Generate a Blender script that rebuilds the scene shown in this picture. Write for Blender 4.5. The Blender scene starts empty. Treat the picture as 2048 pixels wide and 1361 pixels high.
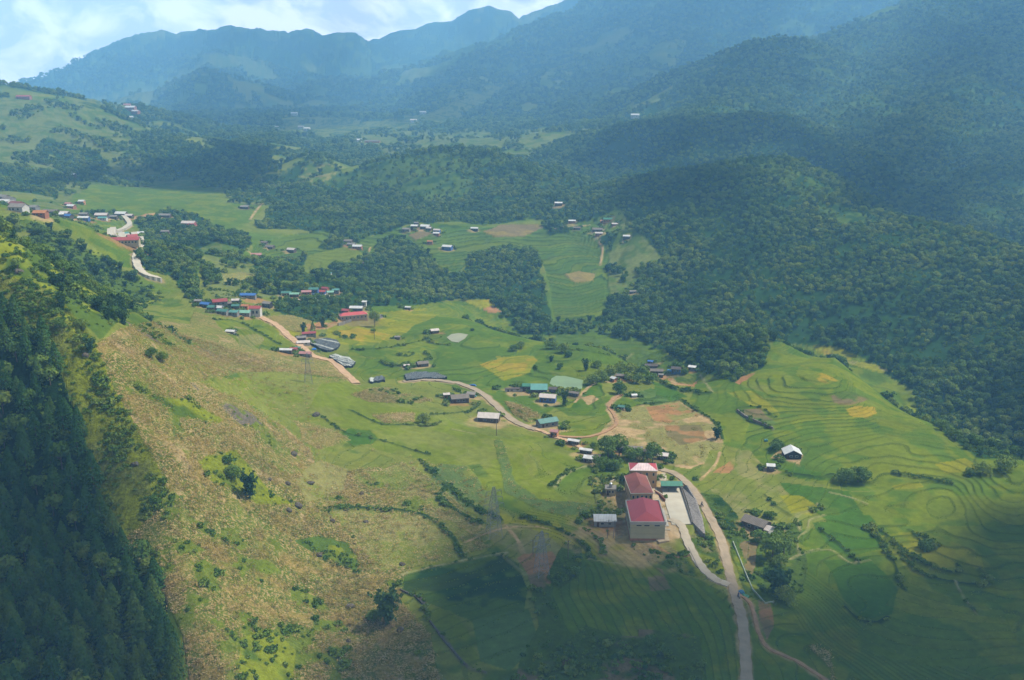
import bpy, bmesh, math, random
import numpy as np
from mathutils import Vector, Matrix
random.seed(7); rng = np.random.default_rng(11)
R = math.radians
SC = bpy.context.scene; COL = SC.collection
# ------------------------------------------------------------------ camera, world, sun, exposure
FPX = 1991.0; PITCH = R(15.0); CAMZ = 150.0
cd = bpy.data.cameras.new('camera'); cam = bpy.data.objects.new('camera', cd); COL.objects.link(cam)
cd.sensor_width = 36.0; cd.lens = 36.0 * FPX / 2048.0; cd.clip_start = 1.0; cd.clip_end = 60000
cam.location = (0, 0, CAMZ); cam.rotation_euler = (R(90) - PITCH, 0, 0)
SC.camera = cam
SUN_EL, SUN_AZ = R(56), R(76)            # azimuth measured from +Y towards +X
SUNV = Vector((math.sin(SUN_AZ)*math.cos(SUN_EL), math.cos(SUN_AZ)*math.cos(SUN_EL), math.sin(SUN_EL)))
w = bpy.data.worlds.new('World'); SC.world = w; w.use_nodes = True
nt = w.node_tree; nt.nodes.clear()
def N(t, typ, **kw):
    n = t.nodes.new(typ)
    for k, v in kw.items(): setattr(n, k, v)
    return n
out = N(nt, 'ShaderNodeOutputWorld'); bg = N(nt, 'ShaderNodeBackground'); bg.inputs[1].default_value = 0.115
sky = N(nt, 'ShaderNodeTexSky'); sky.sky_type = 'NISHITA'; sky.sun_disc = False
sky.sun_elevation = SUN_EL; sky.sun_rotation = SUN_AZ; sky.air_density = 1.0; sky.dust_density = 1.5; sky.altitude = 900
tc = N(nt, 'ShaderNodeTexCoord'); mp = N(nt, 'ShaderNodeMapping'); mp.inputs['Scale'].default_value = (1.0, 1.0, 1.5)
nt.links.new(tc.outputs['Generated'], mp.inputs[0])
nz = N(nt, 'ShaderNodeTexNoise'); nz.inputs['Scale'].default_value = 8.0; nz.inputs['Detail'].default_value = 9; nz.inputs['Roughness'].default_value = 0.58; nz.inputs['Distortion'].default_value = 0.35
nt.links.new(mp.outputs[0], nz.inputs[0])
nz2 = N(nt, 'ShaderNodeTexNoise'); nz2.inputs['Scale'].default_value = 19.0; nz2.inputs['Detail'].default_value = 8; nz2.inputs['Roughness'].default_value = 0.6; nz2.inputs['Distortion'].default_value = 0.5
nt.links.new(mp.outputs[0], nz2.inputs[0])
sep = N(nt, 'ShaderNodeSeparateXYZ'); nt.links.new(tc.outputs['Generated'], sep.inputs[0])
hr = N(nt, 'ShaderNodeMapRange'); hr.inputs[1].default_value = -0.012; hr.inputs[2].default_value = 0.022; hr.inputs[3].default_value = -0.16; hr.inputs[4].default_value = 0.17
nt.links.new(sep.outputs[2], hr.inputs[0])
ad = N(nt, 'ShaderNodeMath', operation='ADD'); nt.links.new(nz.outputs[0], ad.inputs[0]); nt.links.new(hr.outputs[0], ad.inputs[1])
cr = N(nt, 'ShaderNodeValToRGB'); cr.color_ramp.elements[0].position = 0.18; cr.color_ramp.elements[1].position = 0.38
hr2 = N(nt, 'ShaderNodeMapRange'); hr2.inputs[1].default_value = 0.10; hr2.inputs[2].default_value = 0.40; hr2.inputs[3].default_value = 0.0; hr2.inputs[4].default_value = -0.13
nt.links.new(sep.outputs[2], hr2.inputs[0]); ad2 = N(nt, 'ShaderNodeMath', operation='ADD'); nt.links.new(ad.outputs[0], ad2.inputs[0]); nt.links.new(hr2.outputs[0], ad2.inputs[1])
nt.links.new(ad2.outputs[0], cr.inputs[0])
cr2 = N(nt, 'ShaderNodeValToRGB')
e = cr2.color_ramp.elements; e[0].position = 0.41; e[0].color = (9.2, 9.5, 10.2, 1); e[1].position = 0.58; e[1].color = (16.5, 15.6, 15.2, 1)
nt.links.new(nz2.outputs[0], cr2.inputs[0])
el = N(nt, 'ShaderNodeMapRange'); el.inputs[1].default_value = .07; el.inputs[2].default_value = .13; el.inputs[3].default_value = 1.0; el.inputs[4].default_value = .15; nt.links.new(sep.outputs[2], el.inputs[0])
sv = N(nt, 'ShaderNodeVectorMath', operation='SCALE'); nt.links.new(cr2.outputs[0], sv.inputs[0]); nt.links.new(el.outputs[0], sv.inputs['Scale'])
mx = N(nt, 'ShaderNodeMix', data_type='RGBA'); nt.links.new(cr.outputs[0], mx.inputs[0]); nt.links.new(sky.outputs[0], mx.inputs[6]); nt.links.new(sv.outputs[0], mx.inputs[7])
nt.links.new(mx.outputs[2], bg.inputs[0]); nt.links.new(bg.outputs[0], out.inputs[0])
sd = bpy.data.lights.new('sun', 'SUN'); sd.energy = 5.0; sd.angle = R(0.6); sd.color = (1.0, 0.93, 0.80)
so = bpy.data.objects.new('sun', sd); COL.objects.link(so); so.rotation_euler = SUNV.to_track_quat('Z', 'Y').to_euler(); so.location = (0, 0, 900)
SC.view_settings.view_transform = 'Standard'; SC.view_settings.look = 'None'; SC.view_settings.exposure = 0.82; SC.view_settings.gamma = 1.0
SC.cycles.max_bounces = 5; SC.cycles.diffuse_bounces = 2; SC.cycles.glossy_bounces = 1; SC.cycles.transparent_max_bounces = 8; SC.cycles.volume_bounces = 2
# ------------------------------------------------------------------ numpy noise
_G = rng.permutation(4096).astype(np.int64)
def _h(i, j, s):
    return _G[(_G[(i + s*131) & 4095] + j) & 4095] / 4095.0
def vnoise(x, y, s=0):
    xi = np.floor(x); yi = np.floor(y); fx = x - xi; fy = y - yi
    xi = xi.astype(np.int64); yi = yi.astype(np.int64)
    fx = fx*fx*fx*(fx*(fx*6-15)+10); fy = fy*fy*fy*(fy*(fy*6-15)+10)
    a = _h(xi, yi, s); b = _h(xi+1, yi, s); c = _h(xi, yi+1, s); d = _h(xi+1, yi+1, s)
    return (a + (b-a)*fx + (c-a)*fy + (a-b-c+d)*fx*fy)*2 - 1
def fbm(x, y, sc, oct=4, s=0, gain=0.5):
    r = 0; a = 1.0; f = 1.0/sc; n = 0
    for k in range(oct):
        r = r + a*vnoise(x*f + 17.3*k, y*f - 9.1*k, s + k); n += a; a *= gain; f *= 2.03
    return r/n
def ridged(x, y, sc, oct=4, s=0):
    r = 0; a = 1.0; f = 1.0/sc; n = 0
    for k in range(oct):
        r = r + a*(1 - 2*np.abs(vnoise(x*f + 7.7*k, y*f + 3.3*k, s + k))); n += a; a *= 0.5; f *= 2.1
    return r/n
def sstep(a, b, x):
    t = np.clip((x-a)/(b-a), 0, 1); return t*t*(3-2*t)
# ------------------------------------------------------------------ where a photographed point lies
cP, sP = math.cos(PITCH), math.sin(PITCH)
def raydir(u, v):
    dx = (u-1024.0)/FPX; dv = (v-680.5)/FPX
    yy = cP - dv*sP
    return dx/yy, (-sP - dv*cP)/yy           # x per metre forward, z per metre forward
def PY(u, v, Y):
    Y = Y + max(0, Y-3000)*.8; t, s = raydir(u, v); return (t*Y, Y, CAMZ + s*Y)
def PZ(u, v, z):
    t, s = raydir(u, v); Y = (z-CAMZ)/s; return (t*Y, Y, z)
# ------------------------------------------------------------------ the terrain: a smooth base surface through surveyed points ...
BASE = [PZ(*p) for p in [
 (450,1361,5),(700,1361,0),(1024,1361,-2),(1500,1361,-4),(2048,1361,-8),(2500,1361,-10),
 (600,1150,4),(800,1150,2),(1000,1150,0),(1250,1150,-2),(1600,1150,-6),(2048,1150,-8),(2500,1100,-8),
 (450,1000,14),(600,1000,9),(800,1000,5),(1100,1000,2),(1350,1000,0),(1600,1000,-3),(1900,1000,-4),(300,1000,17),
 (350,850,22),(500,850,16),(700,850,9),(900,850,4),(1100,850,1),(1300,850,0),(1600,850,1),(1800,850,0),
 (230,720,30),(350,720,27),(500,720,17),(650,720,6),(850,720,0),(1050,720,-2),(1250,720,-2),(1700,740,6),(1560,690,8),(1850,830,1),
 (300,650,30),(450,650,15),(560,650,5),(700,650,0),(900,630,1),(960,603,2),(1040,665,0),(1200,680,-1),(1400,742,-2),(1480,662,8),
 (400,610,10),(470,610,1),(600,590,-8),(400,540,-3),(450,490,8),(250,450,8),(250,500,8),(150,430,18),(0,410,30),(350,560,4),
 (650,500,-10),(550,540,-15),(800,480,-8),(950,500,-12),(1100,480,-10),(1130,560,-18),(1250,520,-20),(850,447,-2),(1000,450,-5),(1200,450,-5),
 (1960,922,0),(2048,945,0),(250,350,3),(450,400,3),(650,405,0),(850,420,-5),(700,420,-3),(500,240,0),(800,250,5),(1000,280,10),(1100,285,15),(650,300,3),(450,320,3),
 (360,440,4),(550,450,-8)]]
BASE += [PY(*p) for p in [(100,480,600),(200,540,600),(300,600,620),(190,640,500),(100,560,560),(900,590,785),(1000,605,770),(1100,640,720),(1200,640,740),
 (1400,700,600),(1600,600,760),(1800,700,600),(1900,800,520),(2048,850,480),(1800,600,700),(1950,600,680),(2048,600,650),(2500,700,600),(2500,500,800),
 (1950,400,1250),(1800,300,1900),(2000,250,1900),(2048,150,2400),(1850,200,2300),(1700,250,2050),(1600,200,2300),(2500,100,2400),(2500,300,1500),
 (0,300,1500),(200,300,1800),(300,330,1650),(0,370,1150),(-300,350,1150),(-300,300,1600)]]
BASE += [(-120,150,25),(-60,140,2),(0,140,-2),(150,140,-8),(-170,180,60),(-260,330,80),(-300,450,80),(-350,600,75),(0,6500,20),(-3000,6500,-60),(3500,6500,100),(-8000,13000,-120),(0,13000,0),(8000,13000,50),
 (0,9000,0),(-1500,4000,10),(2500,4000,100),(800,1500,-20),(900,1300,-35)]
BASE = np.array(BASE)
def warp(x, y): return np.stack([x/y*0.9, np.log(y)*0.45], -1)
def tps(d2): return np.where(d2 > 1e-12, d2*np.log(np.maximum(d2, 1e-12)), 0)
_c = warp(BASE[:,0], BASE[:,1]); _n = len(_c)
_K = tps(((_c[:,None]-_c[None])**2).sum(-1)) + np.eye(_n)*2e-4
_A = np.zeros((_n+3, _n+3)); _A[:_n,:_n] = _K; _A[:_n,_n] = 1; _A[:_n,_n+1:] = _c; _A[_n,:_n] = 1; _A[_n+1:,:_n] = _c.T
_w = np.linalg.solve(_A, np.concatenate([BASE[:,2], [0,0,0]]))
def base_h(x, y):
    q = warp(x, y); r = _w[_n] + q[...,0]*_w[_n+1] + q[...,1]*_w[_n+2]
    for k in range(_n):
        r = r + _w[k]*tps((q[...,0]-_c[k,0])**2 + (q[...,1]-_c[k,1])**2)
    return r
# ... and ridges: crest line (as photographed px, px, metres forward), slope towards and away from the camera, crest rounding, ruggedness
RIDGES = [
 ([(-300,330,430),(-100,430,370),(0,480,340),(60,560,328),(130,610,318),(190,700,304),(240,790,292),(290,880,280),(328,990,262),(345,1080,246),(380,1200,226),(430,1330,208)], .60,.75, 5, 2.5),
 ([(-300,385,680),(-100,400,650),(0,420,620),(60,432,615),(120,458,610),(180,498,605),(240,540,600),(300,580,590)], .25,.30, 10, 2),
 ([(990,440,1080),(1100,395,1130),(1250,362,1150),(1400,338,1120),(1500,320,1080),(1555,318,1060),(1640,374,980),(1700,418,920),(1800,440,870),(1880,456,820),(2048,506,760),(2200,540,720),(2500,560,700)], .22,.45, 14, 7),
 ([(1150,292,1700),(1200,258,1750),(1300,244,1750),(1450,232,1700),(1560,232,1600),(1640,275,1500),(1700,335,1400),(1750,405,1300)], .30,.40, 25, 9),
 ([(1150,278,2100),(1230,238,2200),(1350,188,2350),(1480,118,2500),(1530,85,2570),(1560,76,2600),(1600,82,2650),(1640,98,2750),(1760,60,2900),(1850,2,3100),(2000,-80,3300),(2300,-150,3400),(2700,-250,3400)], .42,.45, 25, 22),
 ([(740,205,4300),(820,167,4400),(900,122,4500),(990,86,4500),(1050,84,4500),(1100,76,4600),(1150,55,4650),(1200,30,4700),(1280,0,4700),(1450,-60,4700),(1800,-130,4700),(2200,-180,4700)], .24,.4, 30, 45),
 ([(735,92,6000),(760,88,6000),(800,76,6000),(860,46,6000),(900,44,6000),(940,22,6000),(980,14,6000),(1020,22,6000),(1048,42,6000),(1080,25,6100),(1130,2,6300),(1300,-60,6500)], .35,.4, 14, 45),
 ([(-100,215,5600),(60,196,5600),(110,186,5600),(200,142,5500),(260,98,5400),(300,72,5350),(325,61,5300),(350,68,5300),(400,60,5350),(460,50,5400),(520,64,5500),(570,68,5550),(620,58,5600),(650,70,5600),(680,66,5700),(705,74,5750),(725,92,5900)], .35,.45, 11, 45),
 ([(180,235,3800),(240,205,3900),(300,185,4000),(360,160,4000),(410,138,4000),(440,142,4000),(470,160,4000),(560,200,3900),(650,235,3700)], .30,.3, 40, 22),
 ([(300,150,4800),(380,115,4900),(430,104,4900),(520,122,5000),(600,150,5000)], .33,.3, 40, 22),
 ([(-300,120,2000),(0,167,2000),(50,177,2050),(95,192,2100),(130,207,2300),(260,216,2500),(300,238,2400),(340,268,2200)], .15,.25, 25, 7),
 ([(400,300,1950),(450,288,2000),(500,282,2000),(560,300,1900)], .20,.2, 25, 7),
 ([(600,322,1500),(625,309,1480),(645,322,1440),(665,342,1400),(695,366,1350)], .24,.45, 7, 3),
 ([(640,355,1350),(720,332,1400),(800,314,1400),(880,300,1400),(950,302,1380),(1040,324,1350),(1110,352,1300)], .24,.35, 14, 8),
 ([(1380,700,575),(1430,672,585),(1480,660,575),(1520,672,550)], .42,.5, 6, 1.5),
 ([(1560,76,2600),(1530,140,2300),(1490,190,2050),(1400,222,1850)], .33,.33,18,12),
 ([(1850,2,3100),(1800,110,2600),(1740,190,2150),(1680,225,1900),(1620,262,1750)], .33,.33,18,12),
 ([(2100,-40,3200),(2000,120,2300),(1900,200,1950),(1800,255,1750),(1740,315,1600)], .33,.33,18,12),
 ([(2300,150,2000),(2150,250,1650),(2048,325,1400),(1950,380,1250),(1870,425,1150)], .33,.33,15,9),
 ([(990,86,4500),(960,150,3900),(920,212,3200),(870,242,2900)], .3,.3,22,24),
 ([(1200,30,4700),(1150,120,4000),(1090,190,3300),(1000,248,2700)], .3,.3,22,24),
 ([(1350,-40,4700),(1340,80,3900),(1290,160,3300),(1210,222,2700)], .3,.3,22,24),
 ([(735,92,5900),(700,150,5000),(640,188,4300),(600,222,3600)], .3,.3,22,24),
 ([(870,46,6000),(850,110,5300),(790,165,4700)], .3,.3,22,24),
 ([(940,276,2100),(1050,272,2050),(1120,264,2000),(1180,250,2050)], .08,.3, 20, 4),
]
# gorges cut into the base: line of (px, px, metres forward), depth, half width
CARVE = [
 ([(480,560,760),(620,575,760),(760,600,735),(900,600,715),(1000,625,690),(1080,665,640),(1200,690,620),(1330,700,600),(1450,745,545),(1600,690,640),(1700,700,620),(1800,740,575),(1900,830,500),(2000,880,460),(2150,920,430)], 26, 42),
]
def poly_dist(x, y, pts, soft=False):
    pts = np.array(pts); best = np.full(x.shape, 1e18); val = np.zeros(x.shape); side = np.zeros(x.shape); ws = np.zeros(x.shape); D = []
    for a, b in zip(pts[:-1], pts[1:]):
        ax, ay = a[0], a[1]; bx, by = b[0]-ax, b[1]-ay; L2 = bx*bx+by*by
        t = np.clip(((x-ax)*bx + (y-ay)*by)/L2, 0, 1)
        dx = x-ax-t*bx; dy = y-ay-t*by; d = np.sqrt(dx*dx+dy*dy)+1e-3
        cr_ = (bx*(y-ay)-by*(x-ax))/(math.sqrt(L2)*np.maximum(d, np.hypot(x-ax, y-ay)*.5+1e-3)); zz = a[2]+t*(b[2]-a[2])
        best = np.minimum(best, d)
        if soft: D.append((d, zz, cr_))
    if soft:
        for d, zz, c_ in D:
            wt = (best/d)**6; ws += wt; val += wt*zz; side += wt*c_
        val /= ws; side = np.clip(side/ws*1.3, -1, 1)
    return best, val, side
def smax(a, b, k):
    h = np.clip(0.5+0.5*(a-b)/k, 0, 1); return b + (a-b)*h + k*h*(1-h)
# fan-shaped sheet of vertices: fine near, coarse far
NT, NO = 1080, 60
tin = np.linspace(-0.57, 0.57, NT); tout = 0.57 + (np.linspace(0, 1, NO+1)[1:])**1.5*0.55
T = np.concatenate([-tout[::-1], tin, tout])
ys = [118.0]
while ys[-1] < 9250:
    y = ys[-1]; k = .0026 if y < 200 else .0021 if y < 560 else .0035 if y < 1300 else .0055 if y < 3000 else .009
    ys.append(y*(1+k))
YS = np.array(ys); NR, NC = len(YS), len(T)
GY = np.repeat(YS[:,None], NC, 1); GX = GY*T[None]
def coarse(f, sr, scn):                   # evaluate a smooth function on a thinned grid and interpolate
    ri = np.unique(np.append(np.arange(0, NR, sr), NR-1)); ci = np.unique(np.append(np.arange(0, NC, scn), NC-1))
    v = f(GX[np.ix_(ri, ci)], GY[np.ix_(ri, ci)])
    a = np.array([np.interp(np.arange(NC), ci, v[i]) for i in range(len(ri))])
    k = np.interp(np.arange(NR), ri, np.arange(len(ri))); i0 = np.minimum(k.astype(int), len(ri)-2); f0 = (k-i0)[:,None]
    return a[i0]*(1-f0) + a[i0+1]*f0
H0 = coarse(base_h, 5, 8)
cd_, _, _ = poly_dist(GX, GY, [PY(*p) for p in CARVE[0][0]])
H0 = H0 - CARVE[0][1]*np.exp(-(cd_/CARVE[0][2])**2)
cd_, _, _ = poly_dist(GX, GY, [PY(*p) for p in [(1150,380,1500),(1250,380,1450),(1400,380,1430),(1560,380,1330),(1700,380,1180),(1800,380,1120),(1900,380,1060),(2048,380,980),(2250,380,900)]])
H0 = H0 - 50*np.exp(-(cd_/105)**2)
RUG = np.zeros_like(H0)
for pts, sf, sb, rr, rug in RIDGES:
    W = [PY(*p) for p in pts]
    xs = [p[0] for p in W]; yy = [p[1] for p in W]; zz = [p[2] for p in W]
    reach = (max(zz)+60)/min(sf, sb)*1.1
    r0, r1 = np.searchsorted(YS, [min(yy)-reach, max(yy)+reach])
    X_, Y_ = GX[r0:r1], GY[r0:r1]
    d, z, sd_ = poly_dist(X_, Y_, W, True)
    sgn = np.sign(W[-1][0]-W[0][0])
    s = sf + (sb-sf)*sstep(-.5, .5, sd_*sgn)
    dd = np.sqrt(d*d + rr*rr) - rr
    dw = dd*(1 + 0.22*fbm(X_, Y_, max(60, rr*7), 3, 5))
    hz = z - s*dw
    k = 4 + rr*0.35
    o = H0[r0:r1]; m = sstep(-k, k, hz-o)
    # gullies and spurs running down the flanks, fading at the crest
    fade = 1-np.exp(-(d/(rr*3.0+20))**2)
    hz = hz + (rug*.16*ridged(X_, Y_, 230, 4, 13) if rug > 40 else 0) + rug*(1.5 if rug > 20 else 1.0)*ridged(X_, Y_, (max(330, rr*13) if rug > 20 else max(70, rr*9)), 6, 3)*fade + rug*0.12*fbm(X_, Y_, 60+rr, 4, 9)
    H0[r0:r1] = smax(o, hz, k); RUG[r0:r1] = np.maximum(RUG[r0:r1], m*fade)
H0 += 7*RUG*sstep(2300, 3200, GY)*fbm(GX, GY, 90, 4, 33)
H0 += 0.5*fbm(GX, GY, 45, 3, 21)*sstep(100, 300, GY) + np.clip(.011*(GY-1100), 0, 34)*fbm(GX, GY, 330, 5, 31)*np.clip(1.1-RUG, .15, 1)
def uv_of(x, y, z):
    dep = y*cP - (z-CAMZ)*sP; up = y*sP + (z-CAMZ)*cP
    return 1024 + FPX*x/dep, 680.5 - FPX*up/dep
# ------------------------------------------------------------------ land cover painted on the sheet (real ground colours)
def L(r, g, b, k=1.75):
    f = lambda c: ((c/255+0.055)/1.055)**2.4 if c/255 > 0.04045 else c/255/12.92
    return np.array([f(r), f(g), f(b)])/k/1.12
U, V = uv_of(GX, GY, H0)
SL = (H0-CAMZ)/GY; RM = np.maximum.accumulate(SL, 0); VIS = SL >= RM - 0.004
_js = np.clip(400/GY, .3, 1.3)*np.where(GY > 900, .8, 1)
UJ = U + 9*fbm(GX, GY, 22, 4, 41)*_js; VJ = V + 6*fbm(GX, GY, 22, 4, 51)*np.clip(300/GY, .15, 1.2)
_jl = 22*np.clip(GY/900, .25, 1.6); UF = UJ + _jl*fbm(GX, GY, 90, 4, 43); VF = VJ + _jl*.45*fbm(GX, GY, 90, 4, 53)
def inpoly(px, py, pts):
    ins = np.zeros(px.shape, bool); n = len(pts); j = n-1
    for i in range(n):
        xi, yi = pts[i]; xj, yj = pts[j]
        if yi != yj:
            ins ^= ((yi > py) != (yj > py)) & (px < (xj-xi)*(py-yi)/(yj-yi)+xi)
        j = i
    return ins
def pmask(pts, ymax=1e9, crisp=False, wood=False):
    pts = [(-450 if p[0] <= 0 else 2650 if p[0] >= 2048 else p[0], 1650 if p[1] >= 1361 else p[1]) for p in pts]; a = np.array(pts); A, B = (U, V) if crisp else (UF, VF) if wood else (UJ, VJ)
    m = VIS & (GY < ymax) & (A > a[:,0].min()) & (A < a[:,0].max()) & (B > a[:,1].min()) & (B < a[:,1].max())
    idx = np.nonzero(m); ok = inpoly(A[idx], B[idx], pts)
    return idx[0][ok], idx[1][ok]
n1 = fbm(GX, GY, 60, 4, 61); n2 = fbm(GX, GY, 16, 3, 71); n3 = fbm(GX, GY, 5, 2, 81); n4 = fbm(GX, GY, 260, 4, 91)
C = dict(rice=L(120,134,36), rice2=L(96,122,36), deep=L(78,114,34), yel=L(150,150,36), gold=L(174,152,48), grass=L(130,138,58), grass2=L(120,130,68),
 lush=L(90,114,42), shrub=L(138,148,42), forest=L(52,84,42), fold=L(44,74,40), corn=L(172,146,86), corn2=L(150,134,76), soil=L(182,134,92), dirt=L(196,166,122), brown=L(136,120,84), fallow=L(150,146,86),
 maize=L(96,122,62), rock=L(120,112,100), mud=L(150,120,86), hedge=L(56,80,34), lightp=L(158,156,104), conc=L(206,196,176))
CO = np.empty(GX.shape+(3,)); q = sstep(-.25, .25, n1)[...,None]
CO[:] = C['grass']*(1-q) + C['rice2']*q
q = sstep(-.1, .3, n4)[...,None]*sstep(900, 1400, GY)[...,None]; CO[:] = CO*(1-q) + C['lush']*q
SPK = np.zeros(GX.shape); TA = np.zeros(GX.shape); FR = np.zeros(GX.shape); RG = np.zeros(GX.shape); KF = np.zeros(GX.shape)
far = GY > 1150
fm = ((n4 + 0.6*n1 > 0.12) & far & (GY < 3600)) | (~VIS & (GY > 440)) | ((RUG > .55) & (GY > 2450) & (n1+.8*n4 < .35))
mos = fbm(GX, GY, 150, 4, 95); fm |= (GY > 1900) & (RUG < .6) & (mos + .5*n1 > -.05) & (GY < 5200); fm &= ~((GY > 2600) & (RUG >= .3) & (fbm(GX, GY, 420, 4, 97) > .32))
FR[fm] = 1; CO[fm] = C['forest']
# (name, colour, points, options)  options: s speckle of dry corn, t terrace lines, f forest, m mottling towards a second colour, x extra height
P = []
def A(col, pts, **k): P.append((col, pts, k))
A('grass2', [(0,165),(140,200),(330,265),(420,350),(560,400),(480,440),(300,440),(130,440),(60,395),(0,390)], m='lush', f=.12)
A('rice2', [(150,380),(330,370),(480,380),(560,400),(500,430),(470,450),(330,440),(140,420)], f=0, m='rice')
A('rice2', [(100,440),(240,440),(250,480),(275,540),(230,530),(180,490)], f=0, t=.5, m='rice')
A('forest', [(0,320),(60,340),(120,372),(110,400),(40,385),(0,380)], f=.8)
A('forest', [(90,268),(150,290),(210,330),(200,350),(130,330),(80,300)], f=.9)
A('forest', [(140,330),(230,345),(260,362),(190,365)], f=.8)
A('forest', [(280,270),(340,262),(420,300),(400,350),(340,355),(290,330)], f=.8)
A('forest', [(380,350),(420,290),(500,275),(560,295),(540,330),(470,370),(400,375)], f=.9)
A('forest', [(450,380),(560,330),(640,310),(700,360),(620,400),(520,410),(450,400)], f=.5, m='grass2')
A('lush', [(600,330),(630,310),(660,340),(690,365),(650,385),(600,370)], f=.05, m='fallow')
A('forest', [(500,445),(560,400),(650,362),(800,312),(880,298),(950,297),(1040,320),(1110,345),(1240,355),(1230,420),(1180,440),(1050,445),(960,450),(880,445),(820,450),(800,470),(740,470),(700,492),(650,470),(600,458),(520,460)], f=.85, m='lush')
A('lush', [(720,345),(800,318),(900,310),(960,320),(940,380),(860,400),(780,380),(700,400)], f=.35, m='forest')
A('grass2', [(700,280),(860,265),(1000,262),(1180,258),(1240,240),(1200,275),(1110,330),(1040,310),(950,292),(860,295),(760,310)], f=.1, m='lush')
A('forest', [(1050,320),(1150,275),(1200,252),(1300,240),(1400,232),(1560,226),(1640,270),(1700,330),(1760,420),(1690,415),(1640,372),(1555,312),(1400,330),(1240,352),(1110,345)], f=1)
A('forest', [(1150,280),(1230,236),(1350,186),(1480,112),(1560,60),(1640,80),(1760,40),(1850,-20),(2300,-80),(2300,520),(2048,500),(1880,450),(1760,425),(1640,280),(1560,232),(1300,250)], f=1, m='lush')
A('lush', [(1480,225),(1640,215),(1760,190),(1800,235),(1760,300),(1700,260),(1600,260)], f=.5, m='forest')
A('lush', [(1380,212),(1440,205),(1520,225),(1500,232),(1400,228)], f=.4, m='forest')
A('lush', [(1840,350),(1900,310),(1960,330),(1900,400)], f=.5, m='forest')
A('forest', [(1230,352),(1400,330),(1500,316),(1555,312),(1640,370),(1700,412),(1800,432),(1880,448),(2070,500),(2070,950),(1960,918),(1885,862),(1836,820),(1830,792),(1750,730),(1700,703),(1600,690),(1545,684),(1480,655),(1420,690),(1400,741),(1330,702),(1280,680),(1190,667),(1100,682),(1090,660),(1190,650),(1215,600),(1290,560),(1330,520),(1290,470),(1250,440),(1235,410)], f=1)
A('lush', [(1330,352),(1400,334),(1500,318),(1555,314),(1620,355),(1700,418),(1790,440),(1700,450),(1620,410),(1540,350),(1420,352)], f=.55, m='forest')
A('forest', [(660,548),(700,520),(745,510),(755,485),(800,470),(855,500),(880,540),(915,555),(945,510),(1000,495),(1075,505),(1095,560),(1105,640),(1105,675),(1060,685),(1030,650),(1005,625),(990,603),(930,600),(760,612),(700,622),(640,600),(600,570),(640,560)], f=1)
A('forest', [(280,450),(340,428),(400,436),(440,455),(470,465),(505,470),(490,500),(440,480),(400,500),(395,560),(405,610),(380,618),(350,556),(300,545),(275,520),(278,480)], f=.95)
A('forest', [(495,530),(520,515),(620,515),(640,500),(700,520),(660,560),(690,580),(640,590),(560,580),(600,560),(540,560)], f=.85)
A('forest', [(540,605),(600,592),(700,610),(690,630),(640,645),(580,640),(560,625)], f=.9)
A('forest', [(1100,645),(1200,640),(1215,600),(1290,560),(1260,700),(1190,668),(1100,684)], f=.8, m='lush')
A('forest', [(1410,700),(1440,668),(1480,657),(1530,680),(1545,700),(1530,730),(1470,765),(1400,742)], f=1)
A('lush', [(330,178),(400,112),(440,104),(520,122),(560,150),(520,165),(480,140),(420,132),(360,165)], f=0, m='grass2')
A('lush', [(850,110),(900,80),(960,60),(1030,80),(980,88),(900,125)], f=0, m='forest')
A('lush', [(1120,190),(1180,120),(1240,90),(1260,120),(1200,190),(1140,230)], f=.5, m='forest')
A('grass2', [(520,268),(600,240),(720,238),(800,240),(1000,165),(1030,178),(920,235),(760,270),(640,285)], f=0, m='forest')
A('grass2', [(100,205),(200,195),(300,175),(340,180),(240,215),(160,215)], f=0, m='forest')
# far benches
A('rice2', [(505,490),(570,470),(650,462),(720,480),(800,455),(860,445),(950,455),(1100,448),(1200,440),(1250,440),(1300,480),(1330,515),(1290,555),(1215,600),(1200,640),(1110,640),(1097,560),(1075,505),(1000,495),(945,510),(915,545),(880,540),(855,505),(800,478),(750,490),(740,515),(650,545),(600,560),(620,515),(500,525)], f=0, t=1, m='lush')
A('rice', [(615,510),(700,490),(730,510),(640,545),(600,548)], t=.4, f=0)
A('brown', [(965,462),(1000,450),(1070,448),(1095,452),(1050,472),(990,474)], m='corn2')
A('forest', [(1080,450),(1130,445),(1135,462),(1090,468)], f=.9)
A('lush', [(1100,540),(1190,535),(1200,560),(1195,620),(1110,640)], t=1, f=0)
A('brown', [(1130,548),(1160,541),(1192,546),(1188,562),(1150,565)], m='corn2')
A('forest', [(1190,470),(1235,460),(1240,488),(1200,490)], f=.9)
A('grass2', [(1235,430),(1260,440),(1300,480),(1330,515),(1290,555),(1220,600),(1210,560),(1230,500)], f=.25, m='lush')
A('rice2', [(505,490),(570,470),(650,465),(640,500),(560,512),(500,520)], t=1, f=0)
A('brown', [(815,470),(850,455),(890,460),(830,480)], m='grass')
A('forest', [(650,470),(700,465),(710,485),(670,500),(645,490)], f=1)
A('fallow', [(415,560),(450,540),(510,548),(500,565),(450,570)], m='grass')
A('grass2', [(400,500),(440,480),(490,500),(500,540),(560,570),(560,590),(500,600),(430,600),(405,570)], m='lush', f=.1)
A('fallow', [(440,548),(480,543),(520,550),(500,566),(450,568)])
A('dirt', [(590,588),(640,582),(660,590),(620,602),(585,598)], m='conc')
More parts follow.
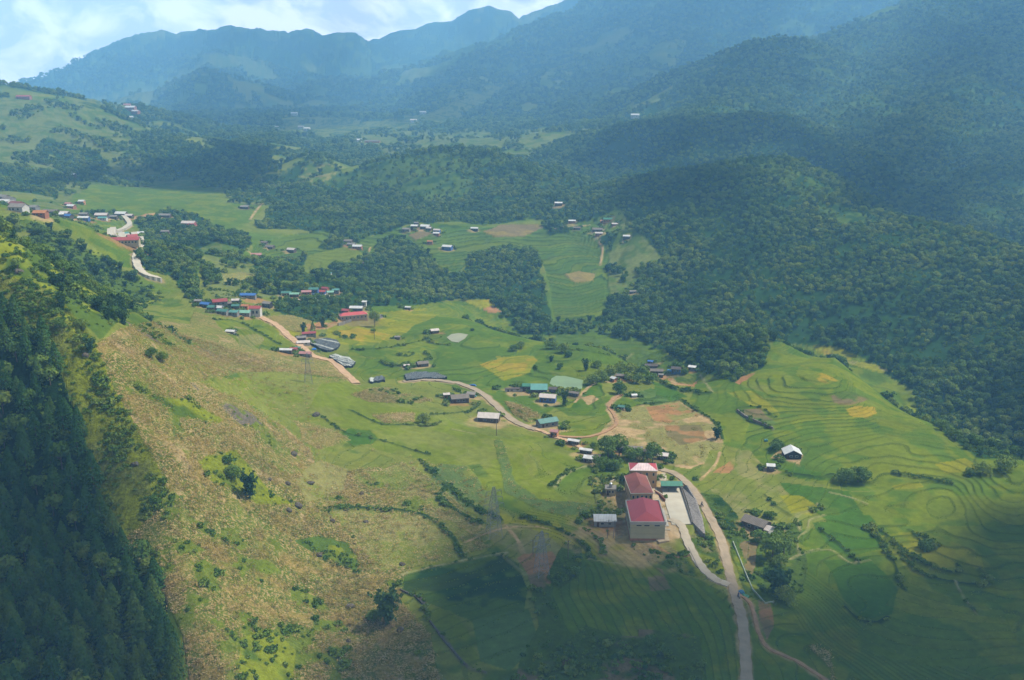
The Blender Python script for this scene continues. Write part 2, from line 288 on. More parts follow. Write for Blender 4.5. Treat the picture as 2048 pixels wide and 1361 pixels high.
# near left: spur, corn slope
A('lush', [(0,440),(60,440),(130,470),(200,510),(290,575),(330,600),(240,640),(200,680),(130,610),(60,560),(0,480)], f=.75, m='shrub')
A('grass', [(20,470),(60,458),(65,480),(40,500)], f=0)
A('shrub', [(0,480),(60,555),(130,608),(195,695),(245,790),(300,880),(335,985),(330,1010),(290,1040),(260,1100),(200,1050),(170,880),(120,740),(60,650),(0,600)], m='grass', r=1, f=.10)
A('fold', [(0,600),(60,650),(120,740),(170,880),(200,1050),(230,1080),(330,1180),(420,1361),(480,1480),(0,1480)], m='forest', f=0, r=1, k=1)
A('grass', [(195,690),(240,640),(330,595),(420,600),(540,640),(690,750),(760,850),(1000,1000),(1100,1361),(1150,1450),(400,1450),(330,1180),(230,1080),(300,1050),(335,985),(290,880),(240,790)], m='lush', f=0)
A('corn', [(190,690),(240,660),(330,640),(430,655),(540,700),(600,708),(700,762),(600,745),(480,745),(400,765),(480,800),(560,850),(620,900),(640,950),(760,935),(830,1000),(900,1060),(985,1095),(830,1130),(800,1160),(800,1200),(860,1270),(930,1361),(1000,1450),(400,1450),(370,1270),(320,1180),(240,1080),(310,1030),(335,985),(290,880),(240,790)], s=.85, m='grass')
A('grass', [(430,760),(560,745),(700,765),(760,830),(1000,900),(900,960),(830,940),(700,880),(640,920),(600,850),(480,800)], m='rice', s=.1)
A('corn2', [(390,625),(440,640),(520,640),(545,660),(500,690),(430,670),(380,650)], s=.6)
A('corn', [(300,700),(400,690),(540,705),(640,700),(700,760),(600,750),(500,735),(380,750),(300,730)], s=.8, m='corn2')
A('rice', [(430,640),(540,640),(610,700),(560,700),(480,690)], m='lush')
A('yel', [(530,640),(560,655),(625,650),(645,672),(640,690),(595,690),(560,665)], m='rice')
A('corn2', [(535,632),(580,630),(630,645),(600,665),(560,655)], s=.4)
A('fallow', [(470,650),(500,655),(530,680),(520,700),(480,690)], t=.8, m='rice')
A('shrub', [(400,920),(470,900),(540,980),(590,1010),(520,1010),(420,960)], m='lush', r=.6)
A('shrub', [(300,790),(380,800),(450,840),(430,850),(350,830)], m='lush', r=.5)
A('lush', [(590,1080),(640,1070),(700,1085),(718,1110),(715,1145),(680,1130),(620,1100)], m='shrub', r=.3)
A('lush', [(480,1270),(540,1260),(590,1300),(580,1361),(590,1450),(500,1450),(475,1320)], m='shrub', r=.4)
A('brown', [(390,690),(420,700),(440,715),(420,712)], m='soil')
A('fallow', [(740,950),(800,925),(860,960),(920,1010),(1000,1070),(960,1090),(900,1060),(830,1000)], s=.55, m='rice')
A('fallow', [(590,960),(640,920),(700,940),(690,980),(610,1010)], s=.15, m='grass')
A('grass', [(640,1020),(760,1020),(900,1040),(980,1095),(840,1130),(760,1140),(700,1060)], m='fallow', s=.35)
# middle: big green slope and terraces
A('rice', [(640,770),(700,765),(760,800),(880,830),(1000,880),(1060,870),(1150,900),(1160,930),(1110,980),(1180,1040),(1110,1040),(1000,1010),(920,950),(840,920),(760,900),(690,860),(620,820)], m='grass', t=.25)
A('deep', [(678,868),(700,857),(740,860),(760,875),(745,887),(705,889),(680,880)])
A('corn2', [(590,560+280),(640,850),(700,880),(640,900),(600,880)], m='grass', s=.4)
A('corn2', [(700,790),(760,775),(870,800),(820,808),(740,805)], s=.7, m='grass')
A('corn2', [(745,830),(830,826),(830,842),(770,845)], s=.7, m='fallow')
A('grass', [(1040,900),(1100,870),(1150,895),(1165,930),(1110,975),(1060,950)], m='rice')
A('maize', [(990,880),(1010,880),(1030,960),(1080,1000),(1180,1010),(1190,1030),(1100,1035),(1020,1000),(1000,930)], s=.15, m='lush')
A('brown', [(912,937),(930,933),(957,968),(940,972)], m='corn2')
A('rice', [(935,932),(960,930),(1010,980),(1080,1020),(1180,1050),(1080,1040),(1000,1010)], m='lush')
A('maize', [(880,930),(935,935),(1000,1010),(980,1050),(920,1010),(860,960)], m='grass', s=.15)
A('yel', [(1000,1025),(1120,1045),(1180,1100),(1170,1130),(1100,1075),(1010,1050)], m='grass')
A('fallow', [(960,1050),(1040,1045),(1110,1080),(1150,1130),(1080,1150),(1010,1110)], m='grass')
A('soil', [(1055,1110),(1110,1105),(1125,1130),(1110,1170),(1070,1165),(1040,1120)], m='brown')
A('lush', [(805,1150),(870,1130),(1000,1105),(1040,1130),(1060,1180),(1050,1230),(960,1250),(850,1200),(805,1180)], m='fold')
A('rice', [(840,1210),(900,1220),(935,1260),(960,1320),(930,1330),(880,1280)], m='lush')
A('maize', [(945,1240),(1060,1220),(1080,1280),(1020,1340),(960,1320)], m='deep', t=.3)
A('lush', [(1060,1150),(1110,1180),(1150,1290),(1200,1361),(1240,1450),(1000,1450),(960,1361),(1040,1320),(1080,1250)], m='brown', r=.3)
A('rice2', [(1105,1140),(1170,1110),(1260,1110),(1400,1160),(1460,1200),(1485,1280),(1490,1361),(1480,1450),(1230,1450),(1150,1290),(1105,1210)], t=1, m='rice')
A('brown', [(1290,1125),(1320,1120),(1345,1180),(1300,1180)], m='maize', t=.8)
A('lush', [(1240,1060),(1350,1100),(1400,1170),(1450,1190),(1380,1150),(1290,1130)], m='shrub')
A('rice', [(1110,1040),(1240,1060),(1270,1100),(1330,1150),(1260,1160),(1180,1110)], t=1, m='yel')
A('lush', [(1280,1260),(1400,1270),(1420,1361),(1420,1450),(1260,1450)], m='brown', r=.4)
# centre plateau
A('rice2', [(700,640),(860,605),(960,602),(1000,625),(1040,668),(1190,670),(1330,705),(1400,745),(1200,760),(1100,740),(1150,800),(1080,830),(1000,800),(860,760),(720,760),(690,730),(700,700)], m='rice', t=.6, f=0)
A('yel', [(660,650),(730,630),(850,615),(900,620),(830,650),(780,690),(690,690),(655,670)], m='rice', t=.5)
A('gold', [(670,660),(720,655),(780,668),(760,685),(700,680)], m='yel')
A('yel', [(930,602),(980,600),(995,612),(960,618)], m='gold')
A('soil', [(960,620),(985,612),(1008,625),(985,626)], m='brown')
A('yel', [(960,730),(1010,712),(1060,712),(1075,720),(1060,745),(1010,760),(985,745)], m='gold', t=.3)
A('yel', [(990,712),(1070,712),(1060,725),(1000,728)], m='gold')
A('rice', [(768,710),(790,697),(840,695),(862,705),(845,720),(800,727)], m='rice2')
A('lush', [(1100,675),(1190,668),(1310,695),(1400,742),(1260,735),(1150,720),(1080,700)], m='rice2')
A('rice2', [(1000,780),(1040,785),(1090,790),(1085,820),(1060,845),(1010,815),(990,795)], m='deep')
A('corn', [(1010,800),(1040,808),(1085,835),(1060,845),(1030,830)], s=.9, m='corn2')
A('lush', [(1120,770),(1180,765),(1210,790),(1190,830),(1140,830),(1110,815)], m='shrub')
A('rice2', [(1180,770),(1205,760),(1200,800),(1170,830),(1140,820)], m='deep', t=.5)
A('rice', [(1100,850),(1150,835),(1210,845),(1180,870),(1130,878)], m='rice2')
A('fallow', [(1210,850),(1240,820),(1290,808),(1360,803),(1440,850),(1450,880),(1430,920),(1380,940),(1300,925),(1230,890),(1195,880)], m='dirt', s=.1)
A('soil', [(1290,815),(1360,805),(1400,830),(1340,845),(1310,840)], m='fallow')
A('brown', [(1330,850),(1400,848),(1410,880),(1360,890),(1335,870)], m='soil')
A('maize', [(1255,785),(1300,775),(1365,800),(1300,812),(1260,800)], t=.8, m='lush')
A('soil', [(1335,757),(1375,752),(1400,760),(1395,775),(1345,770)], m='dirt')
A('grass', [(1345,754),(1375,748),(1398,758),(1380,768),(1352,764)], m='lush')
A('soil', [(1465,768),(1480,752),(1515,745),(1500,765)], m='brown')
A('deep', [(1300,760),(1340,775),(1375,795),(1340,800),(1310,785)], m='rice2')
A('rice2', [(1380,800),(1400,742),(1480,768),(1540,790),(1500,840),(1480,900),(1445,890),(1430,850)], m='rice', t=.2)
# right terraces
A('rice', [(1545,684),(1600,690),(1700,703),(1750,730),(1830,792),(1836,820),(1885,862),(1960,918),(2070,950),(2070,1000),(1700,980),(1560,950),(1480,900),(1500,840),(1540,770),(1480,766),(1520,740)], m='rice2', t=.8, f=0)
A('yel', [(1620,690),(1680,695),(1715,712),(1690,720),(1640,705)], m='gold')
A('gold', [(1600,730),(1680,760),(1640,770),(1590,750)], m='rice')
A('fallow', [(1670,720),(1740,725),(1790,745),(1760,745)], m='yel')
A('gold', [(1692,820),(1712,812),(1752,815),(1755,828),(1730,838),(1697,834)], m='yel')
A('brown', [(1660,790),(1700,780),(1740,800),(1700,812),(1670,808)], m='lush')
A('rice', [(1560,850),(1640,855),(1780,860),(1900,890),(1960,920),(1950,940),(1700,940),(1600,900)], m='rice2', t=.5)
A('yel', [(1870,925),(1930,915),(1960,930),(1950,942),(1890,942)])
A('brown', [(1475,820),(1520,815),(1555,845),(1540,858),(1490,840)], m='maize')
A('yel', [(1455,785),(1500,780),(1555,820),(1560,830),(1500,810)], m='rice')
A('deep', [(1540,920),(1600,915),(1680,935),(1660,960),(1590,955)], m='rice2')
A('grass', [(1420,900),(1500,900),(1560,960),(1600,1020),(1570,1060),(1500,1060),(1440,1000),(1400,950)], m='fallow', f=0)
A('soil', [(1425,945),(1460,920),(1480,925),(1460,945)], m='grass')
A('deep', [(1560,965),(1650,975),(1730,985),(1740,1030),(1680,1060),(1640,1030),(1590,1000)], m='rice2', t=.4)
A('yel', [(1560,990),(1600,990),(1640,1015),(1620,1030),(1580,1025)], m='rice')
A('yel', [(1785,975),(1840,965),(1850,975),(1800,990)])
A('rice', [(1700,985),(1780,980),(2070,990),(2070,1060),(1900,1060),(1740,1050)], m='rice2', t=.4)
A('rice2', [(1560,1060),(1700,1050),(1900,1050),(2070,1050),(2070,1500),(1510,1500),(1505,1300),(1490,1220),(1560,1200),(1600,1120)], m='rice', t=.6)
A('deep', [(1620,1045),(1740,1030),(1790,1090),(1700,1110),(1660,1090)])
A('deep', [(1650,1120),(1740,1110),(1800,1180),(1780,1230),(1720,1245),(1680,1180)])
A('rice', [(1760,1070),(1850,1060),(1960,1100),(1975,1160),(1920,1170),(1830,1150)], t=.7, m='yel')
A('lush', [(1420,1000),(1500,1050),(1560,1080),(1570,1190),(1540,1210),(1490,1190),(1460,1100)], m='shrub', r=.4)
A('brown', [(1480,1080),(1540,1090),(1560,1150),(1530,1180),(1490,1140)], m='lush')
A('corn2', [(1620,1290),(1660,1300),(1720,1361),(1740,1400),(1700,1400),(1660,1330)], s=.6)
A('brown', [(1515,1200),(1545,1210),(1550,1250),(1535,1280),(1520,1240)], m='soil')
A('lush', [(1345,1062),(1380,1075),(1410,1060),(1440,1100),(1455,1160),(1420,1150),(1390,1110)], r=.5, m='shrub')
A('lush', [(1395,985),(1440,990),(1475,1030),(1500,1080),(1470,1090),(1430,1050)], r=.6, m='forest')
A('grass', [(1180,955),(1240,950),(1250,1010),(1255,1075),(1225,1070),(1190,1010)], r=.5, m='fallow')
A('lush', [(1255,1078),(1330,1095),(1380,1110),(1440,1165),(1380,1150),(1300,1120)], r=.6, m='shrub')
A('lush', [(1135,1085),(1170,1100),(1165,1150),(1120,1180),(1095,1160)], r=.7, m='fold')
A('lush', [(1170,1250),(1240,1270),(1330,1280),(1380,1361),(1400,1450),(1060,1450),(1080,1340)], r=.6, m='brown')
A('lush', [(1530,1060),(1600,1040),(1620,1120),(1600,1180),(1560,1210),(1500,1160)], r=.5, m='shrub')
# yards and pads
A('conc', [(1310,938),(1330,936),(1352,1062),(1378,1072),(1335,1088),(1325,1080)], m='dirt', crisp=1)
A('soil', [(1545,915),(1560,900),(1610,910),(1600,930)], m='dirt')
A('dirt', [(1210,1036),(1245,1040),(1240,1055),(1180,1052)], m='soil')
A('conc', [(1165,915),(1185,910),(1200,925),(1185,935)], m='dirt')
A('dirt', [(650,650),(690,632),(700,640),(650,660)], m='soil')
A('soil', [(612,650),(650,642),(670,652),(620,665)], m='dirt')
A('dirt', [(590,672),(625,672),(630,690),(600,690)], m='conc')
A('soil', [(240,436),(320,430),(310,438),(270,440)], m='dirt')
A('dirt', [(1160,795),(1185,790),(1195,800),(1175,812)], m='soil')
for name, pts, k in P:
    i = pmask(pts, crisp=k.get('crisp', False), wood=(k.get('f', 0) > .05 or np.mean([q_[1] for q_ in pts]) < 440) and min(q_[1] for q_ in pts) < 560 and not k.get('e'))
    c = np.repeat(C[name][None], len(i[0]), 0)
    if 'm' in k:
        sel = (n2[i]*1.0 + n3[i]*.5 + n1[i]*.4); wgt = sstep(-.05, .3, sel)[:,None]; c = c*(1-wgt) + C[k['m']]*wgt
    if k.get('s', 0) > .5: w2_ = sstep(-.12, .28, n1[i]*.8+n3[i]*.45+.5*n2[i])[:,None]*.7; c = c*(1-w2_) + (C['grass']*.5+C['lush']*.5)*w2_
    CO[i] = c
    SPK[i] = k.get('s', 0)*(1-.75*w2_[:,0] if k.get('s', 0) > .5 else 1); TA[i] = k.get('t', 0)
    if 'f' in k or GY[i].mean() < 1100 if len(i[0]) else False: FR[i] = k.get('f', 0)
    RG[i] = k.get('r', 0); KF[i] = k.get('k', 0)
TA = np.where((TA == 0) & (GY < 720) & (FR < .02) & (SPK < .05) & (RG < .1) & (GX/GY > -.36), .45, TA)
# remaining spots of soil and rock on the corn slope
i = (SPK > .4) & (n2 + .5*n3 > .42); CO[i] = C['shrub']*.4+C['lush']*.6; SPK[i] = .1; RG[i] = .4
i = (SPK > .4) & (n3 - n2 > .62); CO[i] = C['dirt']
i = (RUG > .5) & (GY < 350) & (n3 + n2 > .55) & (GX < -90); CO[i] = C['rock']
# strokes: hedges, banks, paths;  (colour, width m, height m, points)
ST = [
 ('hedge',2.2,.8,[(900,970),(880,1000),(960,1050)]),('hedge',2,.8,[(640,1020),(740,1018),(840,1030),(900,1070),(925,1115)]),('hedge',2,.7,[(840,920),(880,960),(940,1010),(1000,1040)]),
 ('lightp',1.0,.5,[(805,1150),(840,1140),(1000,1108),(1010,1115),(1050,1150)]),('rock',1.0,.3,[(800,1180),(845,1200),(855,1235),(890,1280),(930,1330),(970,1345)]),
 ('hedge',2.2,.9,[(760,725),(790,733),(840,728),(860,715),(850,706)]),('hedge',1.6,.7,[(797,708),(812,704),(828,708),(815,713),(800,712),(797,708)]),('hedge',2.2,.8,[(668,665),(690,676),(706,677),(705,672)]),
 ('hedge',1.4,.4,[(700,700),(780,695),(850,680),(880,675)]),('hedge',1.6,.6,[(850,675),(870,688),(900,690)]),
 ('hedge',1.6,.6,[(1135,700),(1180,703),(1220,712)]),('lightp',.9,0,[(1250,720),(1265,708)]),
 ('hedge',2.4,1.5,[(1310,757),(1340,775),(1380,785)]),('hedge',2.4,1.2,[(1375,780),(1400,788),(1420,787)]),('lightp',.9,0,[(1400,750),(1425,785)]),
 ('rock',1.4,1.0,[(1475,822),(1500,838),(1545,858)]),('hedge',1.2,.4,[(1480,815),(1520,815),(1550,835)]),
 ('hedge',1.8,.8,[(1275,812),(1320,806),(1365,802)]),('hedge',1.6,.6,[(1365,802),(1400,825),(1435,850),(1445,880)]),
 ('hedge',2.0,.8,[(1520,935),(1580,948),(1640,955),(1665,950)]),('hedge',2.6,1.0,[(1790,945),(1850,958),(1900,965)]),
 ('lightp',1.1,.3,[(1600,1060),(1595,1030),(1640,1018),(1635,1008)]),('hedge',1.3,.5,[(1530,990),(1550,1010),(1580,1030)]),
 ('lightp',.8,.2,[(1660,985),(1700,995),(1735,1008)]),('lightp',.8,.2,[(1600,1110),(1595,1080),(1615,1060),(1620,1040),(1650,1030)]),
 ('hedge',1.6,.7,[(1730,1055),(1760,1080),(1800,1105),(1830,1140),(1880,1160),(1950,1170),(1975,1165),(1960,1140)]),('hedge',1.6,.7,[(1765,1065),(1800,1095),(1840,1125),(1900,1145),(1920,1142),(1915,1130)]),
 ('hedge',1.4,.6,[(1745,1050),(1770,1100),(1790,1130),(1800,1165),(1810,1180)]),('hedge',1.4,.5,[(1820,1060),(1860,1100),(1870,1090),(1840,1070)]),
 ('lightp',.7,.3,[(1908,1160),(1925,1190),(1955,1230)]),('hedge',1.4,.5,[(1690,1215),(1720,1240),(1755,1245),(1775,1235)]),('hedge',1.4,.5,[(1640,1060),(1680,1090),(1715,1125)]),
 ('lightp',.8,.2,[(1560,1130),(1610,1105),(1660,1100),(1700,1125),(1740,1120)]),
 ('hedge',1.6,.7,[(1045,1035),(1120,1060),(1170,1095),(1180,1115)]),('hedge',1.6,.7,[(1170,1060),(1200,1080),(1210,1110)]),('lightp',.8,.2,[(1175,1118),(1220,1125),(1260,1130)]),
 ('dirt',1.2,0,[(1010,1050),(1035,1080),(1045,1105)]),('dirt',1.0,0,[(930,1085),(1000,1058),(1060,1052),(1100,1058)]),
 ('soil',1.6,0,[(1255,1055),(1290,1085),(1320,1100),(1350,1115),(1380,1110)]),
 ('dirt',1.0,0,[(1440,905),(1430,930),(1400,960)]),
 ('lightp',1.2,.4,[(1110,975),(1130,950),(1165,935),(1200,925)]),('hedge',1.4,.6,[(1100,975),(1120,955),(1150,935)]),
 ('hedge',1.5,.5,[(700,820),(760,848),(800,850),(860,852),(880,845)]),('hedge',1.3,.5,[(860,910),(840,905),(760,880),(690,865),(640,830)]),
 ('hedge',1.4,.6,[(960,805),(940,822),(890,828),(860,830)]),('lightp',.6,0,[(905,858),(950,868)]),
 ('hedge',1.3,.5,[(430,640),(480,645),(560,690)]),('hedge',1.3,.5,[(520,630),(560,662),(600,688)]),
 ('dirt',1.4,0,[(1232,850),(1215,815),(1225,800),(1240,790)]),('dirt',1.6,0,[(1110,872),(1170,874),(1200,868),(1232,848)]),('dirt',1.2,0,[(1090,855),(1060,850)]),
 ('dirt',1.6,0,[(1150,805),(1170,780),(1190,765)]),
 ('hedge',1.2,.4,[(905,775),(930,790),(960,792)]),('dirt',1.0,0,[(732,545),(725,530),(735,508),(740,495)]),('dirt',2,0,[(735,535),(748,553)]),('dirt',2.2,0,[(500,440),(510,425),(528,402)]),
 ('dirt',1.2,0,[(1100,460),(1140,452),(1180,450)]),('dirt',1.3,0,[(1198,480),(1205,500),(1200,530)]),
]
def raycast_(u, v, Hh):
    t, s = raydir(u, v); k = float(np.interp(t, T, np.arange(NC))); i = min(int(k), NC-2); f = k-i
    z = Hh[:,i]*(1-f) + Hh[:,i+1]*f; zr = CAMZ + s*YS
    hit = np.nonzero(z >= zr)[0]
    if len(hit) == 0: return None
    j = hit[0]
    if j == 0: return (t*YS[0], YS[0], z[0])
    a = zr[j-1]-z[j-1]; b = z[j]-zr[j]; g = a/(a+b+1e-9); Y = YS[j-1]+g*(YS[j]-YS[j-1])
    return (t*Y, Y, z[j-1]+g*(z[j]-z[j-1]))
HS = np.zeros(GX.shape)
def smooth_line(pts, n=6):
    out_ = []; p = [np.array(q, float) for q in pts]; p = [2*p[0]-p[1]] + p + [2*p[-1]-p[-2]]
    for a in range(1, len(p)-2):
        for k in range(n):
            t = k/n; out_.append(0.5*((2*p[a]) + (-p[a-1]+p[a+1])*t + (2*p[a-1]-5*p[a]+4*p[a+1]-p[a+2])*t*t + (-p[a-1]+3*p[a]-3*p[a+1]+p[a+2])*t**3))
    out_.append(p[-2]); return out_
def stroke_region(W, wd):
    x0, x1 = min(p[0] for p in W)-wd*2-3, max(p[0] for p in W)+wd*2+3; y0, y1 = min(p[1] for p in W)-wd*2-3, max(p[1] for p in W)+wd*2+3
    r0, r1 = np.searchsorted(YS, [y0, y1]); c0 = np.searchsorted(T, min(x0/y0, x0/y1)); c1 = np.searchsorted(T, max(x1/y0, x1/y1))
    return slice(max(0, r0), r1+1), slice(max(0, c0), c1+1)
for name, wd, hh, pts in ST:
    W = [raycast_(p[0], p[1], H0) for p in smooth_line(pts)]; W = [p for p in W if p]
    sl = stroke_region(W, wd); X_, Y_ = GX[sl], GY[sl]
    d, z, _ = poly_dist(X_, Y_, W); d = d + .5*n3[sl]
    wd = max(wd, 0.0022*W[0][1])
    a = 1-sstep(wd*.35, wd*.75, d); a = a*(0.75+.25*np.sign(n3[sl]+.25))
    CO[sl] = CO[sl]*(1-a[...,None]) + C[name]*a[...,None]; HS[sl] += hh*a; TA[sl] *= 1-a; SPK[sl] *= 1-a
# ------------------------------------------------------------------ terrace coordinate and steps
PH = (H0*1.0 + 3.0*fbm(GX, GY, 75, 2, 101) + 0.5*fbm(GX, GY, 18, 2, 111))/np.clip(GY/500, .75, 2.2)*1.45
FAM = [ # left line, right line, number of terraces
 ([(1108,1140),(1105,1200),(1150,1285),(1230,1361),(1290,1430)], [(1340,1120),(1410,1165),(1465,1230),(1488,1310),(1490,1430)], 17),
 ([(1000,1058),(1090,1065),(1140,1095),(1175,1130)], [(1070,1015),(1200,1050),(1290,1110),(1370,1170)], 9),
 ([(1510,1215),(1570,1215),(1620,1280),(1720,1361),(1800,1450)], [(1600,1130),(1680,1190),(1760,1260),(1900,1330),(2060,1380)], 16),
 ([(1680,730),(1760,745),(1830,760)], [(1720,800),(1790,830),(1860,850)], 9),
 ([(1740,820),(1800,830),(1850,850)], [(1780,880),(1860,890),(1930,905)], 8),
 ([(1480,690+10),(1560,705),(1680,725)], [(1470,765),(1560,750),(1660,760)], 6),
 ([(1820,1150),(1890,1180),(1990,1190)], [(1700,1290),(1850,1330),(2060,1330)], 9),
]
for la, lb, n in FAM:
    WA = [raycast_(*p, H0) for p in smooth_line(la)]; WB = [raycast_(*p, H0) for p in smooth_line(lb)]
    WA = [p for p in WA if p]; WB = [p for p in WB if p]
    sl = stroke_region(WA+WB, 3); X_, Y_ = GX[sl], GY[sl]
    da, _, _ = poly_dist(X_, Y_, WA); db, _, _ = poly_dist(X_, Y_, WB)
    poly = [(p[0], p[1]) for p in WA] + [(p[0], p[1]) for p in WB[::-1]]
    ins = inpoly(X_, Y_, poly) & VIS[sl]
    ph = n*da/(da+db+1e-6) + .45*n2[sl] + .3*n1[sl]; PH[sl] = np.where(ins, ph, PH[sl]); TA[sl] = np.where(ins & (TA[sl] > 0), .6, TA[sl])
fr_ = PH - np.floor(PH); stepd = sstep(.82, 1.0, fr_) - fr_
ZG = H0 + HS*.7 + TA*stepd*np.clip(GY/500, .6, 2)*1.1 + RG*1.2*n3 + SPK*.15*n3
for fl, zo in (([(1319,976),(1364,973),(1389,1052),(1340,1055)], 0), ([(893,676),(903,669),(918,667),(936,670),(930,678),(916,686),(903,684)], -.4), ([(1099,768),(1103,758),(1112,753),(1130,753),(1166,761),(1164,779),(1136,779),(1110,775)], -.4), ([(1250,1000),(1320,1000),(1342,1092),(1258,1078)], 0), ([(1566,900),(1606,900),(1606,922),(1566,922)], 0), ([(690,655),(690,628),(730,612),(735,635)], 0)):
    W = [raycast_(*p, H0) for p in fl]; W = [p for p in W if p]; sl = stroke_region(W, 4); ins = inpoly(GX[sl], GY[sl], [(p[0], p[1]) for p in W]); d, _, _ = poly_dist(GX[sl], GY[sl], W+[W[0]])
    a = np.where(ins, 1, 1-sstep(0, 5, d)); ZG[sl] = ZG[sl]*(1-a) + (np.mean([p[2] for p in W])+zo)*a
def raycast(u, v): return raycast_(u, v, ZG)
def zat(x, y):
    t = x/y; k = np.interp(t, T, np.arange(NC)); r = np.interp(y, YS, np.arange(NR))
    i = np.minimum(np.asarray(k).astype(int), NC-2); j = np.minimum(np.asarray(r).astype(int), NR-2); f = k-i; g = r-j
    return (ZG[j,i]*(1-f)+ZG[j,i+1]*f)*(1-g) + (ZG[j+1,i]*(1-f)+ZG[j+1,i+1]*f)*g
# ------------------------------------------------------------------ materials
MATS = {}
def mat(name, col, rough=.8, var=.15, scale=.5, bump=0, spec=.3, metal=0, wave=None):
    if name in MATS: return MATS[name]
    m = bpy.data.materials.new(name); m.use_nodes = True; t = m.node_tree; b = t.nodes['Principled BSDF']
    b.inputs['Roughness'].default_value = rough; b.inputs['Specular IOR Level'].default_value = spec; b.inputs['Metallic'].default_value = metal
    tcn = N(t, 'ShaderNodeTexCoord'); no = N(t, 'ShaderNodeTexNoise'); no.inputs['Scale'].default_value = scale; no.inputs['Detail'].default_value = 5
    t.links.new(tcn.outputs['Object'], no.inputs[0])
    mr = N(t, 'ShaderNodeMapRange'); mr.inputs[1].default_value = .3; mr.inputs[2].default_value = .7; mr.inputs[3].default_value = 1-var; mr.inputs[4].default_value = 1+var
    t.links.new(no.outputs[0], mr.inputs[0]); hv = N(t, 'ShaderNodeVectorMath', operation='SCALE'); hv.inputs[0].default_value = tuple(col); t.links.new(mr.outputs[0], hv.inputs['Scale'])
    last = hv.outputs[0]
    if wave:                                       # corrugation: axis, period (m), depth of tone
        wv = N(t, 'ShaderNodeTexWave', wave_type='BANDS', bands_direction=wave[0]); wv.inputs['Scale'].default_value = .314/wave[1]; wv.inputs['Distortion'].default_value = .6; wv.inputs['Detail'].default_value = 2
        t.links.new(tcn.outputs['Object'], wv.inputs[0])
        m2 = N(t, 'ShaderNodeMapRange'); m2.inputs[3].default_value = 1-wave[2]; m2.inputs[4].default_value = 1.05; t.links.new(wv.outputs[1], m2.inputs[0])
        h2 = N(t, 'ShaderNodeVectorMath', operation='SCALE'); t.links.new(last, h2.inputs[0]); t.links.new(m2.outputs[0], h2.inputs['Scale']); last = h2.outputs[0]
    t.links.new(last, b.inputs['Base Color'])
    if bump:
        bp = N(t, 'ShaderNodeBump'); bp.inputs['Strength'].default_value = bump; bp.inputs['Distance'].default_value = .2; t.links.new(no.outputs[0], bp.inputs['Height']); t.links.new(bp.outputs[0], b.inputs['Normal'])
    MATS[name] = m; return m
